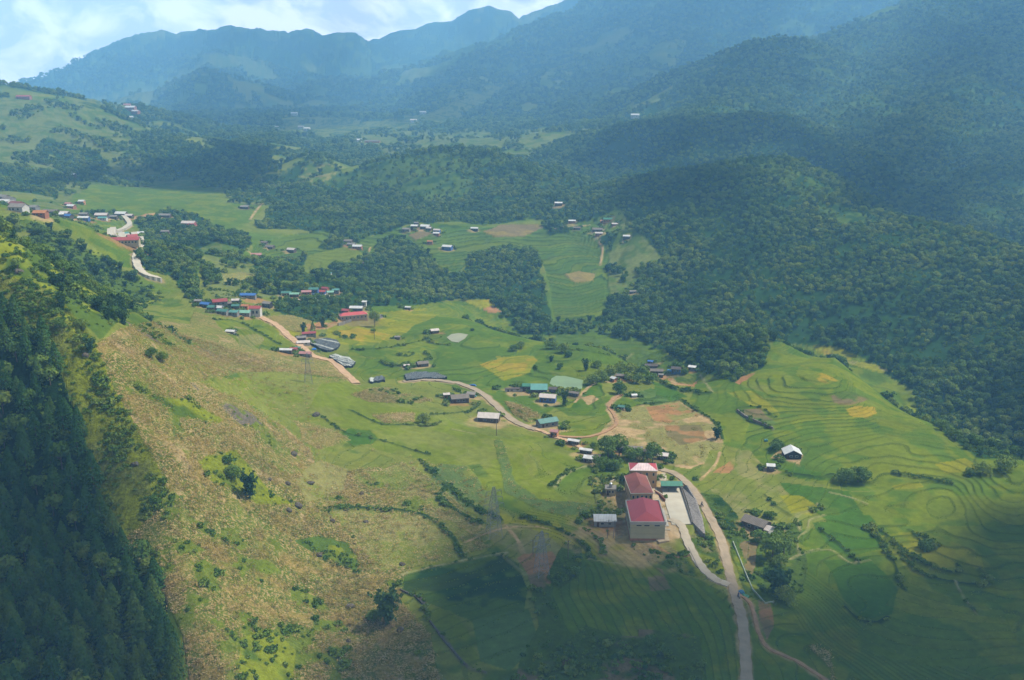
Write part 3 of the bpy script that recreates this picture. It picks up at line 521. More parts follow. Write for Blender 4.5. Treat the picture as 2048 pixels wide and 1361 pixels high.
def terrain_mat():
    m = bpy.data.materials.new('ground_cover'); m.use_nodes = True; t = m.node_tree; b = t.nodes['Principled BSDF']
    b.inputs['Roughness'].default_value = 1; b.inputs['Specular IOR Level'].default_value = 0
    ln = t.links.new
    def attr(n, k='Fac'): a = N(t, 'ShaderNodeAttribute'); a.attribute_name = n; return a.outputs[k]
    def noise(sc, det=4, ro=.6, vec=None):
        n = N(t, 'ShaderNodeTexNoise'); n.inputs['Scale'].default_value = sc; n.inputs['Detail'].default_value = det; n.inputs['Roughness'].default_value = ro; ln(vec or tc_.outputs['Object'], n.inputs[0]); return n.outputs[0]
    def mr(x, a, b_, c, d, smooth=False):
        n = N(t, 'ShaderNodeMapRange'); n.inputs[1].default_value = a; n.inputs[2].default_value = b_; n.inputs[3].default_value = c; n.inputs[4].default_value = d
        if smooth: n.interpolation_type = 'SMOOTHSTEP'
        ln(x, n.inputs[0]); return n.outputs[0]
    def ma(op, x, y=None):
        n = N(t, 'ShaderNodeMath', operation=op)
        for k, q_ in ((0, x), (1, y)):
            if q_ is None: continue
            if isinstance(q_, (int, float)): n.inputs[k].default_value = q_
            else: ln(q_, n.inputs[k])
        return n.outputs[0]
    def mix(f, a, b_):
        n = N(t, 'ShaderNodeMix', data_type='RGBA')
        for k, q_ in ((0, f), (6, a), (7, b_)):
            if isinstance(q_, (int, float)): n.inputs[k].default_value = q_
            elif isinstance(q_, (tuple, list, np.ndarray)): n.inputs[k].default_value = (*q_, 1)
            else: ln(q_, n.inputs[k])
        return n.outputs[2]
    def scl(c, f): n = N(t, 'ShaderNodeVectorMath', operation='SCALE'); ln(c, n.inputs[0]); ln(f, n.inputs['Scale']); return n.outputs[0]
    tc_ = N(t, 'ShaderNodeTexCoord')
    col = attr('col', 'Color'); spk = attr('spk'); ta = attr('ta'); ph = attr('ph'); fo = attr('fo'); rg = attr('rg')
    nb = noise(.045, 5); nm = noise(.35, 5, .65); nh = noise(1.5, 4, .7); nh2 = noise(.85, 3, .7)
    c = scl(col, mr(nb, .3, .7, .84, 1.16)); c = scl(c, mr(nm, .3, .7, .80, 1.22)); c = scl(c, mr(nh, .3, .7, .90, 1.10))
    # terraces
    fr = ma('FRACT', ph); ln1 = mr(fr, .85, .91, 0, 1, True); ln2 = mr(fr, .97, 1.0, 1, 0, True); line = ma('MULTIPLY', ma('MULTIPLY', ln1, ln2), ma('MULTIPLY', ta, mr(nm, .35, .6, .35, 1)))
    wn = N(t, 'ShaderNodeTexWhiteNoise', noise_dimensions='1D'); ln(ma('FLOOR', ph), wn.inputs['W'])
    tint = ma('MULTIPLY', ma('SUBTRACT', ma('ADD', wn.outputs[0], ma('MULTIPLY', nb, 1.0)), 1.0), ta)
    c = mix(mr(tint, .0, .5, 0, .24), c, tuple(C['yel'])); c = mix(mr(tint, 0, -.5, 0, .4), c, tuple(C['deep']))
    c = mix(ma('MULTIPLY', line, .85), c, tuple(C['hedge']))
    # dry corn stubble: straw, green weeds, dark gaps
    sk = mr(ma('ADD', ma('MULTIPLY', nh, .65), ma('MULTIPLY', nh2, .35)), .485, .575, 0, 1)
    straw = mix(nb, tuple(L(222,198,138)), tuple(L(186,154,102))); weeds = mix(nm, tuple(L(66,92,32)), tuple(L(128,146,52)))
    cc = mix(sk, weeds, straw)
    patch = mr(noise(.11, 4), .38, .62, .25, 1); c = mix(mr(ma('MULTIPLY', spk, patch), 0, .6, 0, .95), c, cc)
    # grass tufts / bushes
    g = mr(nh2, .35, .65, .55, 1.3); c = scl(c, mr(ma('MULTIPLY', rg, 1.0), 0, 1, 1, 1)); c = mix(rg, c, scl(c, g))
    # woods seen from far: crowns and gaps
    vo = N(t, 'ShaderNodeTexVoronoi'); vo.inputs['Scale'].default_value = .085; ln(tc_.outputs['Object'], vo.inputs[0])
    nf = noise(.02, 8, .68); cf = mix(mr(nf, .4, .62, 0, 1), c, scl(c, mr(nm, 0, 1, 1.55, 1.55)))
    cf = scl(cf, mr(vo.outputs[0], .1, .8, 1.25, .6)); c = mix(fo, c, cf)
    ln(c, b.inputs['Base Color'])
    bp = N(t, 'ShaderNodeBump'); bp.inputs['Distance'].default_value = 1.0
    hgt = ma('ADD', ma('MULTIPLY', nh, ma('ADD', ma('MULTIPLY', ma('ADD', spk, rg), .9), .12)), ma('MULTIPLY', ma('SUBTRACT', ma('MULTIPLY', nf, 30), ma('MULTIPLY', vo.outputs[0], 4.0)), fo))
    ln(hgt, bp.inputs['Height']); bp.inputs['Strength'].default_value = .8; ln(bp.outputs[0], b.inputs['Normal'])
    return m
def grid_mesh(name):
    me = bpy.data.meshes.new(name); nv = NR*NC
    me.vertices.add(nv); me.vertices.foreach_set('co', np.stack([GX, GY, ZG], -1).astype(np.float32).ravel())
    i = (np.arange(NR-1)[:,None]*NC + np.arange(NC-1)[None]).ravel()
    qd = np.stack([i, i+1, i+1+NC, i+NC], -1).astype(np.int32); nf = len(qd)
    me.loops.add(nf*4); me.loops.foreach_set('vertex_index', qd.ravel()); me.polygons.add(nf)
    me.polygons.foreach_set('loop_start', np.arange(0, nf*4, 4, dtype=np.int32)); me.polygons.foreach_set('loop_total', np.full(nf, 4, np.int32))
    me.update(); me.polygons.foreach_set('use_smooth', np.ones(nf, bool))
    for nme, arr in (('spk', SPK), ('ta', TA), ('ph', PH), ('fo', FOFAR), ('rg', RG)):
        a = me.attributes.new(nme, 'FLOAT', 'POINT'); a.data.foreach_set('value', arr.astype(np.float32).ravel())
    a = me.attributes.new('col', 'FLOAT_COLOR', 'POINT'); a.data.foreach_set('color', np.concatenate([CO, np.ones(GX.shape+(1,))], -1).astype(np.float32).ravel())
    return me
def verge(W, d0, col, w_, amt=.8):
    sl = stroke_region(W, d0+3); d, _, _ = poly_dist(GX[sl], GY[sl], W); a = (1-sstep(d0, d0+w_, d + w_*.8*n3[sl] + w_*.5*n2[sl]))*amt
    CO[sl] = CO[sl]*(1-a[...,None]) + col*a[...,None]; TA[sl] *= 1-a; SPK[sl] *= 1-a
# ------------------------------------------------------------------ air and clouds
def tag(o, label=None, cat=None, group=None, kind=None):
    for k, v in (('label', label), ('category', cat), ('group', group), ('kind', kind)):
        if v: o[k] = v
    return o
def link(name, me, parent=None, m=None):
    o = bpy.data.objects.new(name, me); COL.objects.link(o)
    if parent is not None: o.parent = parent
    if m is not None and me is not None: me.materials.append(m)
    return o
def mesh(name, vs, fs, m=None, parent=None, smooth=False):
    me = bpy.data.meshes.new(name); me.from_pydata([tuple(map(float, v)) for v in vs], [], [tuple(map(int, f)) for f in fs]); me.update()
    if smooth: me.polygons.foreach_set('use_smooth', [True]*len(me.polygons))
    return link(name, me, parent, m)
def air():
    bm = bmesh.new(); bmesh.ops.create_cube(bm, size=1); me = bpy.data.meshes.new('haze'); bm.to_mesh(me); bm.free()
    o = link('haze', me); o.scale = (22000, 9800, 1600); o.location = (0, 4500, 480); tag(o, kind='stuff')
    m = bpy.data.materials.new('haze_air'); m.use_nodes = True; t = m.node_tree; t.nodes.clear()
    pv = N(t, 'ShaderNodeVolumePrincipled'); pv.inputs['Color'].default_value = HAZE_C; pv.inputs['Density'].default_value = HAZE_D; pv.inputs['Anisotropy'].default_value = 0.0
    ou = N(t, 'ShaderNodeOutputMaterial'); t.links.new(pv.outputs[0], ou.inputs['Volume']); me.materials.append(m)
HAZE_C = (.27, .61, 1.0, 1); HAZE_D = .00018
air()
cm = bpy.data.materials.new('cloud_vapour'); cm.use_nodes = True; t = cm.node_tree; t.nodes.clear()
df = N(t, 'ShaderNodeBsdfDiffuse'); df.inputs[0].default_value = (.9, .9, .92, 1); tr = N(t, 'ShaderNodeBsdfTransparent'); mxs = N(t, 'ShaderNodeMixShader'); ou = N(t, 'ShaderNodeOutputMaterial')
at = N(t, 'ShaderNodeAttribute'); at.attribute_name = 'dens'; tcx = N(t, 'ShaderNodeTexCoord'); nn = N(t, 'ShaderNodeTexNoise'); nn.inputs['Scale'].default_value = .03; nn.inputs['Detail'].default_value = 5
t.links.new(tcx.outputs['Object'], nn.inputs[0]); mm = N(t, 'ShaderNodeMath', operation='MULTIPLY_ADD'); t.links.new(nn.outputs[0], mm.inputs[0]); mm.inputs[1].default_value = .5; t.links.new(at.outputs['Fac'], mm.inputs[2])
mrn = N(t, 'ShaderNodeMapRange'); mrn.inputs[1].default_value = .28; mrn.inputs[2].default_value = .85; mrn.inputs[3].default_value = 0; mrn.inputs[4].default_value = .96; t.links.new(mm.outputs[0], mrn.inputs[0])
t.links.new(mrn.outputs[0], mxs.inputs[0]); t.links.new(tr.outputs[0], mxs.inputs[1]); t.links.new(df.outputs[0], mxs.inputs[2]); t.links.new(mxs.outputs[0], ou.inputs[0])
CLZ = 1650.0
def cloud(pts, soft, label, step=None, maxd=1.0):
    W = [raycast_(min(max(p[0], -400), 2450), p[1], ZG) for p in pts]; W = [p for p in W if p]
    off = [(p[0]+SUNV.x/SUNV.z*(CLZ-p[2]), p[1]+SUNV.y/SUNV.z*(CLZ-p[2])) for p in W]
    xs = [p[0] for p in off]; ys_ = [p[1] for p in off]; x0, x1, y0, y1 = min(xs)-soft, max(xs)+soft, min(ys_)-soft, max(ys_)+soft
    n = 90; gx, gy = np.meshgrid(np.linspace(x0, x1, n), np.linspace(y0, y1, n))
    jx = gx + soft*1.2*fbm(gx, gy, soft*3, 3, 7); jy = gy + soft*1.2*fbm(gx, gy, soft*3, 3, 8)
    ins = inpoly(jx, jy, off); d, _, _ = poly_dist(jx, jy, [(a, b, 0) for a, b in off+[off[0]]])
    dens = sstep(-soft*.5, soft*.5, np.where(ins, d, -d))*maxd
    d = np.where(ins, d, 0); th = np.sqrt(np.maximum(d, 0)*min(x1-x0, y1-y0))*.35*(1+.5*fbm(gx, gy, soft*4, 3, 3))
    keep = dens > 0.002; idx = -np.ones((n, n), int); idx[keep] = np.arange(keep.sum()); k = keep.sum()
    v = np.concatenate([np.stack([gx, gy, CLZ+th+2], -1)[keep], np.stack([gx, gy, CLZ-th*.15-2], -1)[keep]])
    fs = []
    for j in range(n-1):
        for i in range(n-1):
            q_ = (idx[j,i], idx[j,i+1], idx[j+1,i+1], idx[j+1,i])
            if min(q_) >= 0: fs.append(q_); fs.append(tuple(a+k for a in q_[::-1]))
    o = mesh('cloud', v, fs, cm, None, True); a = o.data.attributes.new('dens', 'FLOAT', 'POINT'); a.data.foreach_set('value', np.tile(dens[keep], 2).astype(np.float32))
    tag(o, kind='stuff')
for pts, soft, lb in [
 ([(520,1500),(640,1361),(760,1270),(800,1190),(815,1148),(900,1135),(1030,1112),(1120,1112),(1230,1125),(1330,1150),(1460,1200),(1505,1190),(1560,1090),(1640,1075),(1720,1040),(1850,1015),(1960,1005),(2200,990),(2400,1100),(2400,1500)], 45, ''),
 ([(-350,480),(-150,560),(-50,630),(5,700),(65,800),(110,920),(165,1050),(220,1135),(300,1225),(370,1361),(400,1500),(-300,1500)], 28, 'x'),
 ([(1890,790),(1930,680),(2010,600),(2300,560),(2300,1000),(2000,900),(1920,855)], 79, 'x'),
 ([(1100,330),(1150,290),(1250,262),(1400,245),(1560,236),(1660,290),(1750,380),(1650,335),(1560,285),(1450,300),(1300,320),(1200,335)], 60, ''),
 ([(1240,362),(1400,348),(1470,375),(1420,430),(1300,445),(1240,420)], 50, ''),
 ([(1600,325),(1660,295),(1750,310),(1830,390),(1900,435),(1990,460),(1880,446),(1790,432),(1700,410)], 45, ''),
 ([(1235,236),(1350,192),(1480,122),(1560,82),(1640,105),(1700,150),(1640,190),(1440,200),(1300,228)], 120, ''),
 ([(1660,270),(1760,215),(1850,250),(2000,330),(2300,250),(2300,440),(2048,380),(1900,420),(1780,400)], 100, ''),
 ([(1850,30),(2300,10),(2300,200),(1900,170),(1800,110)], 150, ''),
 ([(760,190),(990,95),(1140,80),(1280,30),(1500,20),(1500,110),(1350,180),(1200,240),(1050,262),(980,235),(880,240),(780,230)], 200, ''),
 ([(200,150),(325,70),(460,60),(620,70),(700,90),(640,120),(420,96),(300,140),(200,190)], 250, ''),
 ([(300,200),(410,142),(520,175),(720,140),(730,230),(600,262),(450,250),(350,262)], 180, ''),
 ([(130,375),(250,365),(420,388),(520,360),(560,300),(430,290),(300,330),(180,335)], 60, ''),
]: cloud(pts, soft, lb, maxd=.6 if lb else .88 if soft < 50 else .7 if soft < 80 else .26)
# ------------------------------------------------------------------ foliage
def leafmat(name, c1, c2, c3, tr_=.25):
    c1, c2, c3 = [tuple(q_/1.06 for q_ in c) for c in (c1, c2, c3)]
    m = bpy.data.materials.new(name); m.use_nodes = True; t = m.node_tree; t.nodes.clear()
    oi = N(t, 'ShaderNodeObjectInfo'); tcn = N(t, 'ShaderNodeTexCoord'); no = N(t, 'ShaderNodeTexNoise'); no.inputs['Scale'].default_value = .45; no.inputs['Detail'].default_value = 3
    t.links.new(tcn.outputs['Object'], no.inputs[0])
    ad_ = N(t, 'ShaderNodeMath', operation='MULTIPLY_ADD'); t.links.new(no.outputs[0], ad_.inputs[0]); ad_.inputs[1].default_value = .9; ms = N(t, 'ShaderNodeMath', operation='MULTIPLY_ADD'); t.links.new(oi.outputs['Random'], ms.inputs[0]); ms.inputs[1].default_value = .5; ms.inputs[2].default_value = -.2
    nl = N(t, 'ShaderNodeTexNoise'); nl.inputs['Scale'].default_value = .017; nl.inputs['Detail'].default_value = 4; t.links.new(oi.outputs['Location'], nl.inputs[0])
    ml = N(t, 'ShaderNodeMath', operation='MULTIPLY_ADD'); t.links.new(nl.outputs[0], ml.inputs[0]); ml.inputs[1].default_value = 1.6; ml.inputs[2].default_value = -.8
    mz = N(t, 'ShaderNodeMath', operation='ADD'); t.links.new(ms.outputs[0], mz.inputs[0]); t.links.new(ml.outputs[0], mz.inputs[1]); t.links.new(mz.outputs[0], ad_.inputs[2])
    cr_ = N(t, 'ShaderNodeValToRGB'); e = cr_.color_ramp.elements; e[0].position = .1; e[0].color = (*c1, 1); e[1].position = .9; e[1].color = (*c3, 1); k = e.new(.5); k.color = (*c2, 1)
    t.links.new(ad_.outputs[0], cr_.inputs[0])
    d = N(t, 'ShaderNodeBsdfDiffuse'); tl = N(t, 'ShaderNodeBsdfTranslucent'); mx_ = N(t, 'ShaderNodeMixShader'); mx_.inputs[0].default_value = tr_; ou = N(t, 'ShaderNodeOutputMaterial')
    t.links.new(cr_.outputs[0], d.inputs[0]); t.links.new(cr_.outputs[0], tl.inputs[0]); t.links.new(d.outputs[0], mx_.inputs[1]); t.links.new(tl.outputs[0], mx_.inputs[2]); t.links.new(mx_.outputs[0], ou.inputs[0]); return m
LEAF = leafmat('broad_leaves', (.056,.118,.026), (.122,.196,.034), (.21,.26,.044)); LEAFC = leafmat('conifer_needles', (.022,.066,.018), (.048,.112,.026), (.11,.17,.030), .15)
LEAFB = leafmat('bamboo_leaves', (.028,.066,.030), (.048,.10,.034), (.085,.14,.04)); LEAFS = leafmat('shrub_leaves', (.05,.11,.018), (.12,.19,.03), (.22,.26,.05))
BARK = mat('bark', L(120,105,90), .9, .3, 2, .3)
def quads(P_, Nn, S, name, m, parent=None, asp=1.0, fold=0.0):
    """leaf clumps: centres P_, facing normals Nn, half sizes S"""
    n = len(P_); Nn = Nn/np.linalg.norm(Nn, axis=1)[:,None]; a = np.cross(Nn, rng.normal(size=(n,3))); a /= np.linalg.norm(a, axis=1)[:,None]; b = np.cross(Nn, a)
    S = S[:,None]; k = rng.uniform(.6, 1.3, (4, n, 1)); v = np.stack([P_-a*S*k[0], P_-b*S*asp*k[1]+Nn*S*.25, P_+a*S*k[2], P_+b*S*asp*k[3]-Nn*S*.25], 1).reshape(-1, 3)
    f = np.arange(n*4).reshape(-1, 4); return mesh(name, v, f, m, parent)
def blob_pts(lumps, n):
    w = np.array([l[3]**2 for l in lumps]); w /= w.sum(); k = rng.choice(len(lumps), n, p=w); l = np.array(lumps)[k]
    d = rng.normal(size=(n, 3)); d /= np.linalg.norm(d, axis=1)[:,None]; d[:,2] = np.where(d[:,2] < -.5, -d[:,2], d[:,2]); r = l[:,3]*rng.uniform(.72, 1.05, n)
    p = l[:,:3] + d*r[:,None]*np.array([1, 1, l[0,4] if l.shape[1] > 4 else .85]); return p, d
def crown_mesh(kind, seed, n):
    global rng; keep = rng; rng = np.random.default_rng(seed)
    if kind == 'broad':
        lum = [(0, 0, 4.6, 2.4, .9)] + [(math.cos(a)*r, math.sin(a)*r, z, q, .9) for a, r, z, q in [(rng.uniform(0, 6.3), rng.uniform(1.2, 2.2), rng.uniform(2.6, 5.2), rng.uniform(1.0, 1.7)) for _ in range(7)]]
        p, d = blob_pts(lum, n); o = quads(p, d+rng.normal(size=p.shape)*.45, rng.uniform(.26, .52, n)*math.sqrt(420/n), 'crown', LEAF)
    elif kind == 'clump':
        lum = [(0, 0, 2.0, 2.0, .9)] + [(math.cos(a)*r, math.sin(a)*r, z, q, .9) for a, r, z, q in [(rng.uniform(0, 6.3), rng.uniform(.8, 2.3), rng.uniform(.8, 3.4), rng.uniform(.9, 1.5)) for _ in range(9)]]
        p, d = blob_pts(lum, n); o = quads(p, d+rng.normal(size=p.shape)*.5, rng.uniform(.22, .46, n)*math.sqrt(420/n), 'crown', LEAF)
    elif kind == 'bamboo':
        P_ = []; D_ = []
        for s_ in range(16):
            a = rng.uniform(0, 6.3); lean = rng.uniform(.4, 2.6); h = rng.uniform(5, 8.2); m_ = n//16; tt = rng.uniform(.12, 1, m_); 
            c = np.stack([math.cos(a)*(.4+lean*tt**2), math.sin(a)*(.4+lean*tt**2), h*(tt-.25*tt**3)], 1) + rng.normal(size=(m_,3))*np.array([.42,.42,.3])
            P_.append(c); D_.append(rng.normal(size=(m_,3))+np.array([math.cos(a), math.sin(a), .4])*.8)
        P_ = np.concatenate(P_); D_ = np.concatenate(D_); o = quads(P_, D_, rng.uniform(.22, .42, len(P_))*math.sqrt(500/n), 'crown', LEAFB, None, 1.5)
    elif kind == 'conifer':
        tt = rng.uniform(0, 1, n)**.75; h = 1.2 + tt*8.8; whorl = np.round(h/.75)*.75; h = whorl + rng.normal(size=n)*.16; R_ = np.maximum(.15, np.minimum((10.4-h)*.42, 2.6))*rng.uniform(.55, 1.1, n); a = rng.uniform(0, 6.283, n)
        ang = np.round(a/.62)*.62 + whorl*2.1 + rng.normal(size=n)*.13
        p = np.stack([np.cos(ang)*R_, np.sin(ang)*R_, h - R_*.28], 1); d = np.stack([np.cos(ang)*.6, np.sin(ang)*.6, np.full(n, .8)], 1)
        o = quads(p, d+rng.normal(size=p.shape)*.35, rng.uniform(.20, .42, n), 'crown', LEAFC, None, .8)
    elif kind == 'shrub':
        lum = [(0, 0, .35, .62, .8)] + [(math.cos(a)*.55, math.sin(a)*.55, rng.uniform(.1, .5), .4, .8) for a in rng.uniform(0, 6.3, 4)]
        p, d = blob_pts(lum, n); o = quads(p, d+rng.normal(size=p.shape)*.6, rng.uniform(.13, .26, n), 'shrub', LEAFS)
    elif kind == 'corn':
        m_ = n; a = rng.uniform(0, 6.3, m_); P_ = np.stack([rng.normal(size=m_)*.5, rng.normal(size=m_)*.5, rng.uniform(.1, .8, m_)], 1); D_ = np.stack([np.cos(a)*.6, np.sin(a)*.6, np.abs(rng.normal(size=m_))*.9+.3], 1)
        o = quads(P_, D_, rng.uniform(.06, .13, m_), 'stalk', STRAW, None, 3.2)
    rng = keep; me = o.data; bpy.data.objects.remove(o); return me
STRAW = leafmat('dry_corn_leaves', tuple(L(128,128,62,1.3)), tuple(L(184,158,102,1.3)), tuple(L(226,202,144,1.3)), .35)
def trunk_mesh(h, r, seed, limbs=4):
    rr = random.Random(seed); V_, F_ = [], []
    def tube(p0, p1, r0, r1, n=6):
        d = (Vector(p1)-Vector(p0)).normalized(); a = d.orthogonal().normalized(); b = d.cross(a); k = len(V_)
        for p, q_ in ((p0, r0), (p1, r1)):
            for i in range(n): c = 2*math.pi*i/n; V_.append(Vector(p)+a*math.cos(c)*q_+b*math.sin(c)*q_)
        for i in range(n): F_.append((k+i, k+(i+1)%n, k+n+(i+1)%n, k+n+i))
    x, y = rr.uniform(-.3, .3), rr.uniform(-.3, .3)
    tube((0,0,-.6), (x*.5,y*.5,h*.45), r, r*.75); tube((x*.5,y*.5,h*.45), (x,y,h), r*.75, r*.25)
    for i in range(limbs):
        a = i*2.4+rr.uniform(0,1); z = h*rr.uniform(.4,.75); l_ = h*.35; tube((x*.6,y*.6,z), (x+math.cos(a)*l_, y+math.sin(a)*l_, z+l_*.7), r*.4, r*.12, 5)
    o = mesh('trunk', V_, F_, BARK, None, True); me = o.data; bpy.data.objects.remove(o); return me
CR = {'broad': [crown_mesh('broad', 100+i, 420) for i in range(4)], 'clump': [crown_mesh('clump', 120+i, 520) for i in range(3)], 'bamboo': [crown_mesh('bamboo', 140+i, 560) for i in range(3)],
      'conifer': [crown_mesh('conifer', 160+i, 1300) for i in range(4)], 'bigbroad': [crown_mesh('broad', 180+i, 1500) for i in range(3)], 'bigclump': [crown_mesh('clump', 190+i, 1500) for i in range(2)]}
TRK = {'broad': [trunk_mesh(4.6, .22, i) for i in range(2)], 'conifer': [trunk_mesh(9.6, .2, 5, 0)], 'clump': [trunk_mesh(2.4, .16, 8)], 'bamboo': [trunk_mesh(4.2, .12, 9, 6)]}
NAMES = {'broad': 'broadleaf_tree', 'bigbroad': 'broadleaf_tree', 'clump': 'bushy_tree', 'bigclump': 'bushy_tree', 'bamboo': 'bamboo_clump', 'conifer': 'conifer_tree'}
def tree(kind, x, y, z, s, label, group=None, sz=1.0, rz=None):
    base = kind.replace('big', ''); r = bpy.data.objects.new(NAMES[kind], None); COL.objects.link(r); r.empty_display_size = .5
    r.location = (x, y, z); r.scale = (s, s, s*sz); r.rotation_euler = (0, 0, random.uniform(0, 6.28) if rz is None else rz)
    link('crown', random.choice(CR[kind]), r); link('stems' if base == 'bamboo' else 'trunk', random.choice(TRK[base]), r)
    tag(r, label, 'bamboo' if base == 'bamboo' else 'tree', group); return r
def jgrid(y0, y1, s, tmax=.62):
    xs = np.arange(-tmax*y1, tmax*y1, s); yy = np.arange(y0, y1, s); X_, Y_ = np.meshgrid(xs, yy); X_ = X_ + rng.uniform(-.48, .48, X_.shape)*s; Y_ = Y_ + rng.uniform(-.48, .48, Y_.shape)*s
    m = (np.abs(X_/Y_) < tmax) & (Y_ > y0) & (Y_ < y1); return X_[m], Y_[m]
def lookup(A_, x, y):
    k = np.rint(np.interp(x/y, T, np.arange(NC))).astype(int); r = np.rint(np.interp(y, YS, np.arange(NR))).astype(int); return A_[r, k]
def scatter(name, meshes, x, y, z, s, kindtag='stuff', zsc=None):
    pm = bpy.data.meshes.new(name+'_points'); pm.vertices.add(len(x)); pm.vertices.foreach_set('co', np.stack([x, y, z], -1).astype(np.float32).ravel())
    for nme, arr in (('sc', s), ('rz', rng.uniform(0, 6.28, len(x))), ('kd', rng.integers(0, len(meshes), len(x)).astype(float))):
        a = pm.attributes.new(nme, 'FLOAT', 'POINT'); a.data.foreach_set('value', arr.astype(np.float32))
    o = link(name, pm); tag(o, kind=kindtag); g = bpy.data.node_groups.new(name+'_scatter', 'GeometryNodeTree')
    g.interface.new_socket('Geometry', in_out='INPUT', socket_type='NodeSocketGeometry'); g.interface.new_socket('Geometry', in_out='OUTPUT', socket_type='NodeSocketGeometry')
    gi = g.nodes.new('NodeGroupInput'); go = g.nodes.new('NodeGroupOutput'); jn = g.nodes.new('GeometryNodeJoinGeometry')
    def at_(n): a = g.nodes.new('GeometryNodeInputNamedAttribute'); a.data_type = 'FLOAT'; a.inputs[0].default_value = n; return a.outputs[0]
    rzv = g.nodes.new('ShaderNodeCombineXYZ'); g.links.new(at_('rz'), rzv.inputs[2]); sc_ = at_('sc'); kd_ = at_('kd')
    for i, me in enumerate(meshes):
        src = bpy.data.objects.new(name+'_source', me)
        oi = g.nodes.new('GeometryNodeObjectInfo'); oi.inputs['Object'].default_value = src; oi.inputs['As Instance'].default_value = True
        ip = g.nodes.new('GeometryNodeInstanceOnPoints'); cmp_ = g.nodes.new('FunctionNodeCompare'); cmp_.data_type = 'FLOAT'; cmp_.operation = 'EQUAL'; cmp_.inputs['B'].default_value = i; cmp_.inputs['Epsilon'].default_value = .2
        g.links.new(kd_, cmp_.inputs['A']); g.links.new(cmp_.outputs[0], ip.inputs['Selection']); g.links.new(gi.outputs[0], ip.inputs['Points']); g.links.new(oi.outputs['Geometry'], ip.inputs['Instance'])
        g.links.new(rzv.outputs[0], ip.inputs['Rotation']); g.links.new(sc_, ip.inputs['Scale']); g.links.new(ip.outputs[0], jn.inputs[0])
    g.links.new(jn.outputs[0], go.inputs[0]); md = o.modifiers.new('scatter', 'NODES'); md.node_group = g; return o
NOB = np.zeros(GX.shape)
# ------------------------------------------------------------------ roads, yards, ponds
def strip(name, pts, wd, m, lift=.12, n=8, label=None, kind='structure', thick=.35):
    W = [raycast(p[0], p[1]) for p in smooth_line(pts, n)]; W = [Vector(p) for p in W if p]
    Z = np.array([zat(p.x, p.y) for p in W]); k = np.ones(7)/7; Zs = np.convolve(np.pad(Z, 3, 'edge'), k, 'valid')
    sl_ = stroke_region([tuple(p) for p in W], wd); dd_, _, _ = poly_dist(GX[sl_], GY[sl_], [tuple(p) for p in W]); NOB[sl_] = np.maximum(NOB[sl_], dd_ < wd*.5+1.2); verge([tuple(p) for p in W], wd*.45, C['dirt'], .9+.0012*W[0].y, .75)
    V_, F_ = [], []
    for i, p in enumerate(W):
        a = W[max(0, i-1)]; b = W[min(len(W)-1, i+1)]; d = (b-a); d.z = 0; d.normalize(); s = Vector((-d.y, d.x, 0)); w_ = wd*(.5+.05*math.sin(i*1.7))
        for q_ in (-1, -.35, .35, 1):
            x, y = p.x+s.x*w_*q_, p.y+s.y*w_*q_; zz = max(Zs[i], zat(x, y)*.6+Zs[i]*.4) + lift + .0006*p.y; V_.append((x, y, zz+(.06 if abs(q_) < .5 else 0)))
        for q_ in (-1, 1): V_.append((p.x+s.x*w_*1.02*q_, p.y+s.y*w_*1.02*q_, V_[-4 if q_ < 0 else -2][2]-thick-lift*2))
    for i in range(len(W)-1):
        a, b = i*6, (i+1)*6
        for j in range(3): F_.append((a+j, a+j+1, b+j+1, b+j))
        F_.append((a+4, a, b, b+4)); F_.append((a+3, a+5, b+5, b+3))
    o = mesh(name, V_, F_, m, None, False); tag(o, kind=kind); return o
RM1 = mat('road_concrete', L(184,164,136), .9, .14, .35, .2); RM2 = mat('road_dirt', L(214,176,138), .95, .2, .5, .3); RM3 = mat('path_earth', L(186,146,104), .95, .2, .6, .3)
strip('road', [(1494,1480),(1493,1361),(1490,1300),(1484,1240),(1472,1198),(1462,1160),(1452,1120),(1442,1080),(1422,1040),(1402,1005),(1380,974),(1352,950),(1316,938)], 3.0, RM1)
strip('road', [(1340,1040),(1362,1052),(1372,1078),(1388,1112),(1405,1138),(1430,1160),(1458,1172)], 2.9, mat('drive_concrete', L(206,192,168), .9, .1, .4, .2), .2)
strip('road', [(712,768),(690,748),(664,724),(628,714),(602,694),(576,672),(550,650),(522,636)], 4.0, RM2, .15)
strip('road', [(806,764),(850,761),(900,765),(935,774),(965,789),(995,815),(1020,838),(1048,853),(1072,860)], 3.3, RM1)
strip('road', [(1070,859),(1090,866),(1112,876),(1132,882),(1160,896),(1180,912)], 2.0, RM2)
strip('road', [(247,434),(256,444),(259,452),(245,461),(230,466),(221,470),(230,475),(250,477),(272,482),(286,494),(281,505),(273,516),(275,535),(285,548),(300,556),(320,561)], 4.6, mat('road_pale', L(214,204,184), .9, .1, .3), 1.3, thick=2.5)
strip('path', [(1476,1188),(1498,1205),(1508,1230),(1518,1268),(1538,1298),(1590,1322),(1650,1361),(1690,1400)], 1.2, RM3)
strip('path', [(1113,873),(1160,876),(1195,870),(1222,858),(1233,846),(1228,830),(1218,815),(1226,800),(1242,790)], 1.7, RM3)
0 and strip('path', [(1416,998),(1440,1010),(1448,1000),(1425,970),(1400,962),(1390,970)], 1.3, RM3)
